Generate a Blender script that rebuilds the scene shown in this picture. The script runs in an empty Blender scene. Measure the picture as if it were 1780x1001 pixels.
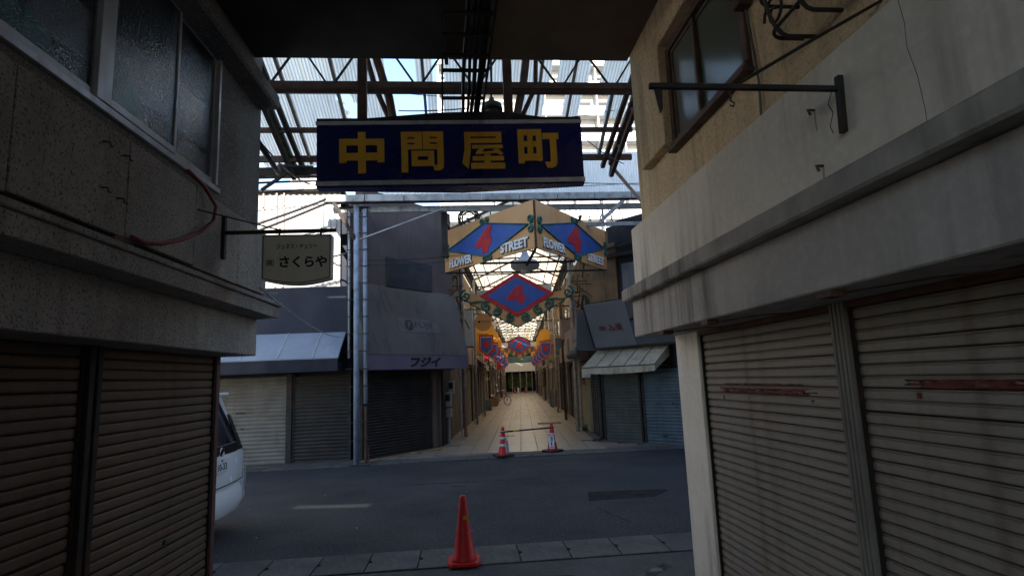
import bpy, bmesh, math, random
from mathutils import Vector, Matrix
random.seed(7)
SC = bpy.context.scene
COL = SC.collection
PI = math.pi

# ------------------------------------------------------------------ camera
cam = bpy.data.cameras.new("camera")
cam.sensor_width = 36.0
cam.lens = 36.0 * 1000.0 / 1780.0
cam.clip_start = 0.05
cam.clip_end = 2000
camo = bpy.data.objects.new("camera", cam)
COL.objects.link(camo)
camo.matrix_world = Matrix(((0.995602, 0.026400, -0.089885, 0),
                            (-0.084665, -0.157167, -0.983936, 0),
                            (-0.040103, 0.987219, -0.154241, 1.8),
                            (0, 0, 0, 1)))
SC.camera = camo

# ------------------------------------------------------------------ light
SUN_AZ = math.radians(8)      # the sun stands behind the camera, this far to its right
SUN_EL = math.radians(24)
w = bpy.data.worlds.new("World")
SC.world = w
w.use_nodes = True
wn = w.node_tree
sky = wn.nodes.new("ShaderNodeTexSky")
sky.sky_type = 'NISHITA'
sky.sun_disc = False
sky.sun_elevation = SUN_EL
sky.sun_rotation = PI - SUN_AZ
sky.air_density = 1.0
sky.dust_density = 0.6
sky.ozone_density = 1.0
bg = wn.nodes["Background"]
wn.links.new(sky.outputs[0], bg.inputs[0])
bg.inputs[1].default_value = 0.15
sun = bpy.data.lights.new("sun", 'SUN')
sun.energy = 4.5
sun.angle = math.radians(0.5)
sun.color = (1.0, 0.93, 0.82)
suno = bpy.data.objects.new("sun", sun)
COL.objects.link(suno)
sd = Vector((math.sin(SUN_AZ) * math.cos(SUN_EL), -math.cos(SUN_AZ) * math.cos(SUN_EL), math.sin(SUN_EL)))
suno.rotation_euler = sd.to_track_quat('Z', 'Y').to_euler()
SC.view_settings.view_transform = 'Standard'
SC.view_settings.look = 'None'
SC.view_settings.exposure = 1.75
SC.view_settings.gamma = 1.0
SC.view_settings.use_curve_mapping = False
SC.cycles.max_bounces = 10
SC.cycles.diffuse_bounces = 6
SC.cycles.transmission_bounces = 8
SC.cycles.use_denoising = True
SC.cycles.sample_clamp_indirect = 6.0

# ------------------------------------------------------------------ materials
def mat(name, c, c2=None, scale=3.0, rough=0.75, metal=0.0, bump=0.0, bscale=60.0, streak=0.0,
        streak_c=(0.03, 0.025, 0.02), speck=0.0, speck_s=180.0, speck_c=None, spec=0.3, stretch=(1, 1, 1), rust=0.0, var=0.25, blotch=0.0):
    m = bpy.data.materials.new(name)
    m.use_nodes = True
    nt = m.node_tree
    N, L = nt.nodes, nt.links
    b = N["Principled BSDF"]
    b.inputs["Roughness"].default_value = rough
    b.inputs["Metallic"].default_value = metal
    b.inputs["Specular IOR Level"].default_value = spec
    tc = N.new("ShaderNodeTexCoord")
    mp = N.new("ShaderNodeMapping")
    mp.inputs["Scale"].default_value = stretch
    L.new(tc.outputs["Object"], mp.inputs[0])

    def noise(s, detail=5, vec=mp.outputs[0]):
        n = N.new("ShaderNodeTexNoise")
        n.inputs["Scale"].default_value = s
        n.inputs["Detail"].default_value = detail
        L.new(vec, n.inputs["Vector"])
        return n

    def ramp(src, p0, p1, c0=(0, 0, 0, 1), c1=(1, 1, 1, 1)):
        r = N.new("ShaderNodeValToRGB")
        r.color_ramp.elements[0].position = p0
        r.color_ramp.elements[1].position = p1
        r.color_ramp.elements[0].color = c0
        r.color_ramp.elements[1].color = c1
        L.new(src, r.inputs[0])
        return r

    def mix(fac, a, bcol):
        x = N.new("ShaderNodeMix")
        x.data_type = 'RGBA'
        if isinstance(fac, float):
            x.inputs[0].default_value = fac
        else:
            L.new(fac, x.inputs[0])
        for sock, v in ((x.inputs[6], a), (x.inputs[7], bcol)):
            if isinstance(v, tuple):
                sock.default_value = (*v[:3], 1)
            else:
                L.new(v, sock)
        return x.outputs[2]
    if c2 is None:
        c2 = tuple(v * (1 - var) for v in c)
    n1 = noise(scale, 7)
    col = mix(ramp(n1.outputs[0], 0.35, 0.68).outputs[0], tuple(c), tuple(c2))
    if blotch:
        nb_ = noise(0.55, 6, tc.outputs["Object"])
        fb = ramp(nb_.outputs[0], 0.42, 0.66, (0, 0, 0, 1), (blotch, blotch, blotch, 1))
        col = mix(fb.outputs[0], col, tuple(v * 0.45 for v in c))
        nb2 = noise(22.0, 6, tc.outputs["Object"])
        fb2 = ramp(nb2.outputs[0], 0.45, 0.75, (0, 0, 0, 1), (blotch * .8, blotch * .8, blotch * .8, 1))
        col = mix(fb2.outputs[0], col, tuple(min(1, v * 1.6) for v in c))
    if speck:
        ns = noise(speck_s, 2, tc.outputs["Object"])
        sc_ = speck_c or tuple(v * 0.25 for v in c)
        f = ramp(ns.outputs[0], 0.56, 0.64, (0, 0, 0, 1), (speck, speck, speck, 1))
        col = mix(f.outputs[0], col, tuple(sc_))
    if streak:
        ms = N.new("ShaderNodeMapping")
        ms.inputs["Scale"].default_value = (9, 9, 0.55)
        L.new(tc.outputs["Object"], ms.inputs[0])
        n2 = noise(1.0, 6, ms.outputs[0])
        n3 = noise(0.9, 3, tc.outputs["Object"])
        f = ramp(n2.outputs[0], 0.46, 0.70, (0, 0, 0, 1), (streak, streak, streak, 1))
        g = ramp(n3.outputs[0], 0.38, 0.62)
        mm = N.new("ShaderNodeMath")
        mm.operation = 'MULTIPLY'
        L.new(f.outputs[0], mm.inputs[0])
        L.new(g.outputs[0], mm.inputs[1])
        col = mix(mm.outputs[0], col, tuple(streak_c))
    if rust:
        n4 = noise(6.0, 8, tc.outputs["Object"])
        f = ramp(n4.outputs[0], 0.56 - 0.12 * rust, 0.66, (0, 0, 0, 1), (rust, rust, rust, 1))
        col = mix(f.outputs[0], col, (0.12, 0.045, 0.02))
    L.new(col, b.inputs["Base Color"])
    rr = ramp(n1.outputs[0], 0.3, 0.7, (max(0, rough - 0.12),) * 3 + (1,), (min(1, rough + 0.12),) * 3 + (1,))
    L.new(rr.outputs[0], b.inputs["Roughness"])
    if bump:
        nb = noise(bscale, 4, tc.outputs["Object"])
        bp = N.new("ShaderNodeBump")
        bp.inputs["Strength"].default_value = bump
        bp.inputs["Distance"].default_value = 0.01
        L.new(nb.outputs[0], bp.inputs["Height"])
        L.new(bp.outputs[0], b.inputs["Normal"])
    m["b"] = 1
    return m

def glassy(name, c, rough=0.08, bump=0.0, bscale=40.0, trans=0.0, stretch=(1, 1, 1)):
    m = bpy.data.materials.new(name)
    m.use_nodes = True
    nt = m.node_tree
    b = nt.nodes["Principled BSDF"]
    b.inputs["Base Color"].default_value = (*c, 1)
    b.inputs["Roughness"].default_value = rough
    b.inputs["Transmission Weight"].default_value = trans
    b.inputs["IOR"].default_value = 1.5
    b.inputs["Specular IOR Level"].default_value = 0.6
    if bump:
        tc = nt.nodes.new("ShaderNodeTexCoord")
        mp = nt.nodes.new("ShaderNodeMapping")
        mp.inputs["Scale"].default_value = stretch
        n = nt.nodes.new("ShaderNodeTexNoise")
        n.inputs["Scale"].default_value = bscale
        n.inputs["Detail"].default_value = 1
        bp = nt.nodes.new("ShaderNodeBump")
        bp.inputs["Strength"].default_value = bump
        bp.inputs["Distance"].default_value = 0.004
        nt.links.new(tc.outputs["Object"], mp.inputs[0])
        nt.links.new(mp.outputs[0], n.inputs["Vector"])
        nt.links.new(n.outputs[0], bp.inputs["Height"])
        nt.links.new(bp.outputs[0], b.inputs["Normal"])
    return m

def translucent(name, c, t=0.7, pitch=0.0):
    m = bpy.data.materials.new(name)
    m.use_nodes = True
    nt = m.node_tree
    N, L = nt.nodes, nt.links
    out = N["Material Output"]
    d = N.new("ShaderNodeBsdfDiffuse")
    tr = N.new("ShaderNodeBsdfTranslucent")
    mx = N.new("ShaderNodeMixShader")
    tc = N.new("ShaderNodeTexCoord")
    n = N.new("ShaderNodeTexNoise")
    n.inputs["Scale"].default_value = 2.2
    n.inputs["Detail"].default_value = 8
    r = N.new("ShaderNodeValToRGB")
    r.color_ramp.elements[0].position = 0.35
    r.color_ramp.elements[1].position = 0.7
    r.color_ramp.elements[0].color = (*c, 1)
    r.color_ramp.elements[1].color = (*[v * 0.84 for v in c], 1)
    mp = N.new("ShaderNodeMapping")
    mp.inputs["Scale"].default_value = (3.0, 0.6, 1)
    L.new(tc.outputs["Object"], mp.inputs[0])
    L.new(mp.outputs[0], n.inputs["Vector"])
    L.new(n.outputs[0], r.inputs[0])
    src = r.outputs[0]
    if pitch:
        sx = N.new("ShaderNodeSeparateXYZ")
        L.new(tc.outputs["Object"], sx.inputs[0])
        m1 = N.new("ShaderNodeMath")
        m1.operation = 'MULTIPLY'
        m1.inputs[1].default_value = 2 * PI / pitch
        L.new(sx.outputs[0], m1.inputs[0])
        m2 = N.new("ShaderNodeMath")
        m2.operation = 'SINE'
        L.new(m1.outputs[0], m2.inputs[0])
        rr = N.new("ShaderNodeValToRGB")
        rr.color_ramp.elements[0].position = 0.0
        rr.color_ramp.elements[1].position = 0.32
        rr.color_ramp.elements[0].color = (0.78, 0.75, 0.71, 1)
        rr.color_ramp.elements[1].color = (1, 1, 1, 1)
        m3 = N.new("ShaderNodeMath")
        m3.operation = 'MULTIPLY_ADD'
        m3.inputs[1].default_value = 0.5
        m3.inputs[2].default_value = 0.5
        L.new(m2.outputs[0], m3.inputs[0])
        L.new(m3.outputs[0], rr.inputs[0])
        mu = N.new("ShaderNodeMix")
        mu.data_type = 'RGBA'
        mu.blend_type = 'MULTIPLY'
        mu.inputs[0].default_value = 1.0
        L.new(src, mu.inputs[6])
        L.new(rr.outputs[0], mu.inputs[7])
        src = mu.outputs[2]
    L.new(src, d.inputs[0])
    L.new(src, tr.inputs[0])
    mx.inputs[0].default_value = t
    L.new(d.outputs[0], mx.inputs[1])
    L.new(tr.outputs[0], mx.inputs[2])
    L.new(mx.outputs[0], out.inputs[0])
    return m

M = {}
M['granite'] = mat('granite', (0.38, 0.345, 0.315), (0.28, 0.255, 0.232), 2.0, 0.8, bump=0.9, bscale=70, speck=0.85, speck_s=62, streak=0.35, blotch=0.25)
M['stucco_dark'] = mat('stucco_dark', (0.16, 0.15, 0.145), None, 2.5, 0.9, bump=1.0, bscale=75, speck=0.8, speck_s=85, speck_c=(0.36, 0.34, 0.32))
M['stucco_tan'] = mat('stucco_tan', (0.64, 0.485, 0.31), (0.54, 0.405, 0.255), 2.0, 0.92, bump=1.0, bscale=42, streak=0.5, speck=0.6, speck_s=48, speck_c=(0.3, 0.22, 0.13), blotch=0.25)
M['plaster_white'] = mat('plaster_white', (0.77, 0.69, 0.59), (0.67, 0.6, 0.51), 1.2, 0.85, bump=0.15, bscale=90, streak=0.75, streak_c=(0.2, 0.17, 0.14), blotch=0.25)
M['plaster_grey'] = mat('plaster_grey', (0.49, 0.445, 0.405), (0.39, 0.352, 0.325), 1.4, 0.88, bump=0.35, bscale=90, streak=0.8, streak_c=(0.11, 0.10, 0.09), blotch=0.25)
M['ledge_stain'] = mat('ledge_stain', (0.45, 0.41, 0.365), (0.27, 0.245, 0.215), 4.0, 0.9, bump=0.4, bscale=80, streak=0.95, streak_c=(0.05, 0.045, 0.04))
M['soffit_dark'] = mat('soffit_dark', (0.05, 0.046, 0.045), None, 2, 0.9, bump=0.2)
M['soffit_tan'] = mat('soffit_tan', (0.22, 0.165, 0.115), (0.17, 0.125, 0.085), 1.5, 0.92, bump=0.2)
M['slat_beige'] = mat('slat_beige', (0.285, 0.245, 0.208), (0.225, 0.193, 0.162), 2.5, 0.6, streak=0.6, streak_c=(0.09, 0.07, 0.05), stretch=(1, 0.3, 2), rust=0.25)
M['slat_brown'] = mat('slat_brown', (0.135, 0.09, 0.058), (0.095, 0.062, 0.042), 2.5, 0.6, streak=0.6, stretch=(1, 0.3, 2), rust=0.4)
M['frame_brown'] = mat('frame_brown', (0.025, 0.019, 0.017), None, 4, 0.55, rust=0.25)
M['jamb_red'] = mat('jamb_red', (0.13, 0.06, 0.05), None, 5, 0.55, rust=0.3)
M['mullion_beige'] = mat('mullion_beige', (0.2, 0.185, 0.155), None, 3, 0.55, streak=0.4)
M['alu'] = mat('alu', (0.55, 0.55, 0.57), (0.45, 0.45, 0.47), 5, 0.4, metal=0.5, streak=0.3)
M['wood_frame'] = mat('wood_frame', (0.10, 0.055, 0.04), (0.06, 0.035, 0.028), 6, 0.6)
M['glass_ripple'] = glassy('glass_ripple', (0.75, 0.80, 0.82), 0.07, bump=0.9, bscale=60, trans=1.0, stretch=(1, 1, 1.2))
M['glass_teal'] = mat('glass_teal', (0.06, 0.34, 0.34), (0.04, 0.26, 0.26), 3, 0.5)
M['glass_dull'] = glassy('glass_dull', (0.10, 0.115, 0.10), 0.18, bump=0.12, bscale=4)
M['glass_dark'] = glassy('glass_dark', (0.015, 0.016, 0.018), 0.06)
M['rusty_steel'] = mat('rusty_steel', (0.11, 0.068, 0.052), (0.06, 0.04, 0.033), 7, 0.75, bump=0.2, rust=0.7)
M['dark_steel'] = mat('dark_steel', (0.03, 0.027, 0.026), None, 7, 0.7, rust=0.3)
M['pale_steel'] = mat('pale_steel', (0.40, 0.42, 0.43), (0.30, 0.32, 0.34), 3, 0.55, streak=0.4, rust=0.35)
M['pink_steel'] = mat('pink_steel', (0.42, 0.33, 0.30), None, 4, 0.6, rust=0.4)
M['blue_steel'] = mat('blue_steel', (0.27, 0.34, 0.45), (0.20, 0.25, 0.33), 4, 0.5, streak=0.4, rust=0.35)
M['cable'] = mat('cable', (0.018, 0.018, 0.02), None, 4, 0.6)
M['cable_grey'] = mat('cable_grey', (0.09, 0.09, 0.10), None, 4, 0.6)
M['hose_red'] = mat('hose_red', (0.22, 0.03, 0.03), None, 6, 0.45)
M['frp'] = translucent('frp', (0.99, 0.90, 0.75), 0.95, 0.052)
M['frp_far'] = translucent('frp_far', (0.96, 0.80, 0.56), 0.85)
M['rafter'] = mat('rafter', (0.50, 0.43, 0.35), (0.34, 0.28, 0.22), 5, 0.7, rust=0.3)
M['asphalt'] = mat('asphalt', (0.037, 0.038, 0.042), (0.03, 0.03, 0.033), 0.8, 0.88, bump=0.8, bscale=160, speck=0.75, speck_s=38, speck_c=(0.085, 0.085, 0.09), blotch=0.75)
M['asphalt_patch'] = mat('asphalt_patch', (0.009, 0.009, 0.01), None, 4, 0.9, bump=0.8, bscale=140)
M['tar'] = mat('tar', (0.012, 0.012, 0.012), None, 4, 0.6)
M['concrete'] = mat('concrete', (0.115, 0.108, 0.1), (0.068, 0.065, 0.061), 2.5, 0.9, bump=0.4, bscale=80, speck=0.4, speck_s=120, var=0.3, blotch=0.5)
M['concrete2'] = mat('concrete2', (0.09, 0.086, 0.082), (0.056, 0.053, 0.051), 2.0, 0.9, bump=0.4, bscale=80, speck=0.4, speck_s=120, blotch=0.5)
M['pavement'] = mat('pavement', (0.095, 0.09, 0.082), (0.062, 0.06, 0.056), 1.2, 0.9, bump=0.4, bscale=70, speck=0.4, speck_s=110, blotch=0.5)
M['white_line'] = mat('white_line', (0.15, 0.147, 0.14), (0.08, 0.078, 0.074), 7, 0.8)
M['mortar'] = mat('mortar', (0.19, 0.155, 0.125), None, 3, 0.9)
M['tile_a'] = mat('tile_a', (0.28, 0.23, 0.185), (0.235, 0.19, 0.152), 2.0, 0.38, speck=0.2, blotch=0.25)
M['tile_b'] = mat('tile_b', (0.26, 0.21, 0.168), (0.22, 0.18, 0.142), 2.0, 0.38, speck=0.2, blotch=0.25)
M['tile_c'] = mat('tile_c', (0.3, 0.245, 0.2), (0.255, 0.21, 0.17), 2.0, 0.38, speck=0.2, blotch=0.25)
M['tile_ochre'] = mat('tile_ochre', (0.30, 0.19, 0.09), None, 3, 0.7)
M['sign_navy'] = mat('sign_navy', (0.009, 0.012, 0.13), (0.007, 0.009, 0.095), 2, 0.3, streak=0.4, streak_c=(0.05, 0.05, 0.10), spec=0.5)
M['sign_gold'] = mat('sign_gold', (0.8, 0.44, 0.04), (0.7, 0.37, 0.035), 4, 0.4, streak=0.3)
M['sign_trim'] = mat('sign_trim', (0.55, 0.54, 0.52), None, 4, 0.6, streak=0.5)
M['box_cream'] = mat('box_cream', (0.78, 0.74, 0.63), (0.7, 0.66, 0.56), 2, 0.5, streak=0.15)
M['ink'] = mat('ink', (0.012, 0.012, 0.013), None, 4, 0.6)
M['ink_red'] = mat('ink_red', (0.16, 0.012, 0.015), None, 4, 0.6)
M['orange'] = mat('orange', (0.66, 0.345, 0.145), (0.58, 0.295, 0.115), 1.5, 0.55, streak=0.25, streak_c=(0.3, 0.13, 0.04))
M['disc_orange'] = mat('disc_orange', (0.85, 0.42, 0.05), (0.75, 0.34, 0.04), 1.5, 0.55)
M['panel_blue'] = mat('panel_blue', (0.05, 0.115, 0.4), (0.04, 0.09, 0.32), 1.2, 0.5, streak=0.15)
M['red_paint'] = mat('red_paint', (0.50, 0.028, 0.03), (0.40, 0.02, 0.03), 3, 0.55)
M['green_scroll'] = mat('green_scroll', (0.035, 0.17, 0.145), (0.025, 0.1, 0.085), 6, 0.6, rust=0.2)
M['white_paint'] = mat('white_paint', (0.72, 0.72, 0.72), None, 3, 0.6, var=0.12)
M['letter_white'] = mat('letter_white', (0.85, 0.85, 0.85), None, 3, 0.5, var=0.05)
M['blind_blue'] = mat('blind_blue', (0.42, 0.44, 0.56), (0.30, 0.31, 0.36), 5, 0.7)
M['lamp_white'] = mat('lamp_white', (0.7, 0.72, 0.74), None, 3, 0.45, var=0.15)
M['wall_purple'] = mat('wall_purple', (0.108, 0.086, 0.088), (0.085, 0.068, 0.07), 1.0, 0.85, streak=0.5, blotch=0.25)
M['panel_grey'] = mat('panel_grey', (0.04, 0.044, 0.052), None, 3, 0.6)
M['awning_purple'] = mat('awning_purple', (0.135, 0.118, 0.112), (0.108, 0.094, 0.09), 0.9, 0.75, streak=0.5)
M['valance_purple'] = mat('valance_purple', (0.165, 0.133, 0.185), (0.14, 0.112, 0.16), 1.5, 0.7)
M['patch_lilac'] = mat('patch_lilac', (0.16, 0.138, 0.145), None, 3, 0.7)
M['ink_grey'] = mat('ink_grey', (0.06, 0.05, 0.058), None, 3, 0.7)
M['shut_dark'] = mat('shut_dark', (0.035, 0.033, 0.032), None, 3, 0.65, streak=0.4, rust=0.2)
M['shut_grey'] = mat('shut_grey', (0.17, 0.16, 0.145), None, 3, 0.65, streak=0.4)
M['shut_green'] = mat('shut_green', (0.1, 0.106, 0.096), None, 3, 0.6, streak=0.3)
M['shut_blue'] = mat('shut_blue', (0.1, 0.135, 0.17), None, 3, 0.6, streak=0.3)
M['shut_tan'] = mat('shut_tan', (0.15, 0.128, 0.1), None, 3, 0.6, streak=0.4)
M['navy_wall'] = mat('navy_wall', (0.022, 0.027, 0.046), (0.017, 0.021, 0.037), 1.2, 0.7, streak=0.3)
M['canopy_blue'] = mat('canopy_blue', (0.22, 0.26, 0.325), (0.18, 0.215, 0.27), 1.5, 0.55, streak=0.3, streak_c=(0.13, 0.16, 0.2))
M['valance_navy'] = mat('valance_navy', (0.012, 0.015, 0.026), None, 2, 0.7)
M['corr_white'] = mat('corr_white', (0.44, 0.43, 0.42), (0.36, 0.355, 0.35), 1.5, 0.5, streak=0.35, streak_c=(0.35, 0.2, 0.12))
M['corr_pale'] = mat('corr_pale', (0.70, 0.74, 0.78), None, 1.5, 0.55, var=0.1)
M['ac_white'] = mat('ac_white', (0.72, 0.72, 0.70), None, 3, 0.5, var=0.1)
M['white_render'] = mat('white_render', (0.76, 0.74, 0.70), None, 0.6, 0.8, var=0.1)
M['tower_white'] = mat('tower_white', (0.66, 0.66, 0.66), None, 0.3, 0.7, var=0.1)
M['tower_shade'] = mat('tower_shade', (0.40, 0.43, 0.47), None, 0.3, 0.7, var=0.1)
M['brown_wall'] = mat('brown_wall', (0.22, 0.13, 0.065), (0.15, 0.09, 0.05), 1.8, 0.85, streak=0.6)
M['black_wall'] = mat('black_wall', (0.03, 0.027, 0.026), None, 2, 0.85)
M['sheet_grey'] = mat('sheet_grey', (0.22, 0.23, 0.25), None, 2, 0.6, streak=0.4)
M['signbox_blue'] = mat('signbox_blue', (0.155, 0.16, 0.18), (0.135, 0.14, 0.158), 1.2, 0.6)
M['signbox_dark'] = mat('signbox_dark', (0.09, 0.092, 0.105), None, 1.2, 0.6)
M['awning_tan'] = mat('awning_tan', (0.44, 0.375, 0.285), (0.34, 0.29, 0.22), 2.5, 0.75, streak=0.5)
M['awning_brown'] = mat('awning_brown', (0.11, 0.09, 0.078), (0.08, 0.066, 0.06), 2.5, 0.8, streak=0.4)
M['board_pink'] = mat('board_pink', (0.42, 0.30, 0.245), None, 2, 0.75, streak=0.4)
M['board_violet'] = mat('board_violet', (0.14, 0.11, 0.15), None, 2, 0.75)
M['conc_yellow'] = mat('conc_yellow', (0.36, 0.29, 0.17), (0.26, 0.21, 0.12), 2.5, 0.9, streak=0.7)
M['meter'] = mat('meter', (0.30, 0.30, 0.29), None, 4, 0.5)
M['cone_red'] = mat('cone_red', (0.62, 0.02, 0.02), (0.52, 0.016, 0.018), 8, 0.45, var=0.2, streak=0.5, streak_c=(0.12, 0.02, 0.02), speck=0.2, speck_s=60)
M['rubber'] = mat('rubber', (0.02, 0.018, 0.018), None, 8, 0.8)
M['reflective'] = mat('reflective', (0.55, 0.54, 0.52), None, 12, 0.5)
M['yellow'] = mat('yellow', (0.55, 0.42, 0.02), None, 8, 0.5)
M['paper'] = mat('paper', (0.66, 0.66, 0.68), None, 12, 0.7, var=0.1)
M['car_white'] = mat('car_white', (0.8, 0.81, 0.83), None, 2, 0.18, var=0.04, spec=0.6)
M['car_dark'] = mat('car_dark', (0.012, 0.012, 0.014), None, 2, 0.35)
M['tail_red'] = glassy('tail_red', (0.22, 0.01, 0.012), 0.12)
M['chrome'] = mat('chrome', (0.6, 0.6, 0.62), None, 4, 0.15, metal=1.0)
M['leaf'] = mat('leaf', (0.07, 0.11, 0.02), (0.12, 0.13, 0.03), 9, 0.7)
M['graffiti'] = mat('graffiti', (0.135, 0.018, 0.014), (0.09, 0.016, 0.013), 7, 0.6, stretch=(1, 0.6, 3))
M['rust_streak'] = mat('rust_streak', (0.30, 0.17, 0.04), (0.27, 0.2, 0.12), 7, 0.7)
M['crust'] = mat('crust', (0.10, 0.035, 0.02), (0.16, 0.09, 0.06), 9, 0.8)
M['teal_strip'] = mat('teal_strip', (0.09, 0.17, 0.19), None, 1, 0.6)
M['shop_display'] = mat('shop_display', (0.16, 0.15, 0.03), (0.03, 0.06, 0.02), 3.0, 0.6)
M['cardboard'] = mat('cardboard', (0.23, 0.12, 0.06), None, 3, 0.8)
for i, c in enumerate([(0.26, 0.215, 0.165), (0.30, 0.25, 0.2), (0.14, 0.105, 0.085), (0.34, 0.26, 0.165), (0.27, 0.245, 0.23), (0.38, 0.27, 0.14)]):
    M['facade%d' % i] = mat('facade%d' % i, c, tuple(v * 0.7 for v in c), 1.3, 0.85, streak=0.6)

def ragged(m, lo, hi, stretch):
    """worn paint: the coat is missing in specks"""
    nt = m.node_tree
    N, L = nt.nodes, nt.links
    tc = N.new("ShaderNodeTexCoord")
    mp = N.new("ShaderNodeMapping")
    mp.inputs["Scale"].default_value = stretch
    n = N.new("ShaderNodeTexNoise")
    n.inputs["Scale"].default_value = 1.0
    n.inputs["Detail"].default_value = 6
    rr = N.new("ShaderNodeValToRGB")
    rr.color_ramp.elements[0].position = lo
    rr.color_ramp.elements[1].position = hi
    L.new(tc.outputs["Object"], mp.inputs[0])
    L.new(mp.outputs[0], n.inputs["Vector"])
    L.new(n.outputs[0], rr.inputs[0])
    L.new(rr.outputs[0], N["Principled BSDF"].inputs["Alpha"])
ragged(M['graffiti'], 0.30, 0.56, (1, 7, 60))
ragged(M['white_line'], 0.38, 0.60, (9, 9, 9))
ragged(M['rust_streak'], 0.35, 0.62, (1, 6, 50))

# ------------------------------------------------------------------ builders
class MB:
    def __init__(s):
        s.v = []
        s.f = []

    def add(s, vs, fs):
        n = len(s.v)
        s.v += [tuple(v) for v in vs]
        s.f += [tuple(i + n for i in f) for f in fs]
        return s

    def box(s, x0, y0, z0, x1, y1, z1):
        x0, x1 = min(x0, x1), max(x0, x1)
        y0, y1 = min(y0, y1), max(y0, y1)
        z0, z1 = min(z0, z1), max(z0, z1)
        return s.add([(x0, y0, z0), (x1, y0, z0), (x1, y1, z0), (x0, y1, z0), (x0, y0, z1), (x1, y0, z1), (x1, y1, z1), (x0, y1, z1)],
                     [(0, 3, 2, 1), (4, 5, 6, 7), (0, 1, 5, 4), (1, 2, 6, 5), (2, 3, 7, 6), (3, 0, 4, 7)])

    def bar(s, a, b, w, h=None, up=(0, 0, 1)):
        a, b = Vector(a), Vector(b)
        h = h or w
        d = (b - a).normalized()
        u = Vector(up)
        if abs(d.dot(u)) > 0.98:
            u = Vector((0, 1, 0))
        r = d.cross(u).normalized()
        u = r.cross(d).normalized()
        P = []
        for p in (a, b):
            for sx, sy in ((-1, -1), (1, -1), (1, 1), (-1, 1)):
                P.append(p + r * (sx * w / 2) + u * (sy * h / 2))
        return s.add(P, [(0, 3, 2, 1), (4, 5, 6, 7), (0, 1, 5, 4), (1, 2, 6, 5), (2, 3, 7, 6), (3, 0, 4, 7)])

    def tube(s, pts, r, n=8, closed=False):
        pts = [Vector(p) for p in pts]
        k = len(pts)
        rs = r if isinstance(r, (list, tuple)) else [r] * k
        rings = []
        prev = None
        for i, p in enumerate(pts):
            if closed:
                d = pts[(i + 1) % k] - pts[i - 1]
            else:
                d = pts[min(i + 1, k - 1)] - pts[max(i - 1, 0)]
            d.normalize()
            if prev is None:
                u = Vector((0, 0, 1)) if abs(d.z) < 0.9 else Vector((1, 0, 0))
            else:
                u = prev
            a = d.cross(u)
            if a.length < 1e-5:
                a = d.cross(Vector((1, 0.3, 0.2)))
            a.normalize()
            u = a.cross(d).normalized()
            prev = u
            rings.append([p + (a * math.cos(t) + u * math.sin(t)) * rs[i] for t in [2 * PI * j / n for j in range(n)]])
        V = [v for R in rings for v in R]
        F = []
        m = k if closed else k - 1
        for i in range(m):
            for j in range(n):
                a0 = i * n + j
                a1 = i * n + (j + 1) % n
                b0 = ((i + 1) % k) * n + j
                b1 = ((i + 1) % k) * n + (j + 1) % n
                F.append((a0, a1, b1, b0))
        if not closed:
            F.append(tuple(range(n))[::-1])
            F.append(tuple(range((k - 1) * n, k * n)))
        return s.add(V, F)

    def lathe(s, prof, c=(0, 0, 0), n=24, cap=True):
        c = Vector(c)
        V = []
        for r, z in prof:
            for j in range(n):
                t = 2 * PI * j / n
                V.append(c + Vector((r * math.cos(t), r * math.sin(t), z)))
        F = []
        for i in range(len(prof) - 1):
            for j in range(n):
                F.append((i * n + j, i * n + (j + 1) % n, (i + 1) * n + (j + 1) % n, (i + 1) * n + j))
        if cap:
            F.append(tuple(range(n))[::-1])
            F.append(tuple(range((len(prof) - 1) * n, len(prof) * n)))
        return s.add(V, F)

    def prism(s, poly, mtx, t):
        """polygon (a,b) in the plane of mtx's x and y axes, extruded by t along its z"""
        k = len(poly)
        V = [mtx @ Vector((a, b, 0)) for a, b in poly] + [mtx @ Vector((a, b, t)) for a, b in poly]
        F = [tuple(range(k))[::-1], tuple(range(k, 2 * k))]
        for i in range(k):
            j = (i + 1) % k
            F.append((i, j, k + j, k + i))
        return s.add(V, F)

    def extr(s, prof, y0, y1, axis='y'):
        """closed profile [(x,z)] extruded along y (or x: profile [(y,z)])"""
        k = len(prof)
        if axis == 'y':
            V = [(a, y0, b) for a, b in prof] + [(a, y1, b) for a, b in prof]
        else:
            V = [(y0, a, b) for a, b in prof] + [(y1, a, b) for a, b in prof]
        F = [tuple(range(k))[::-1], tuple(range(k, 2 * k))]
        for i in range(k):
            j = (i + 1) % k
            F.append((i, j, k + j, k + i))
        return s.add(V, F)

    def mesh(s, name, off=(0, 0, 0), bevel=0.0, smooth=False):
        me = bpy.data.meshes.new(name)
        o = Vector(off)
        me.from_pydata([Vector(v) - o for v in s.v], [], s.f)
        bm = bmesh.new()
        bm.from_mesh(me)
        bmesh.ops.recalc_face_normals(bm, faces=bm.faces)
        if bevel:
            es = [e for e in bm.edges if len(e.link_faces) == 2 and e.calc_face_angle(0) > 0.5]
            bmesh.ops.bevel(bm, geom=es, offset=bevel, segments=1, affect='EDGES', clamp_overlap=True)
        bm.to_mesh(me)
        bm.free()
        if smooth:
            me.polygons.foreach_set('use_smooth', [True] * len(me.polygons))
        return me

BASE = {}

def tagp(o, label=None, cat=None, group=None, kind=None):
    if label:
        o["label"] = label
    if cat:
        o["category"] = cat
    if group:
        o["group"] = group
    if kind:
        o["kind"] = kind
    return o

I4 = Matrix.Identity(4)

def thing(name, label, cat, base=(0, 0, 0), frame=I4, group=None):
    o = bpy.data.objects.new(name, None)
    o.empty_display_size = 0.2
    COL.objects.link(o)
    o.matrix_world = frame @ Matrix.Translation(base)
    BASE[o.name] = Vector(base)
    return tagp(o, label, cat, group)

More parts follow.
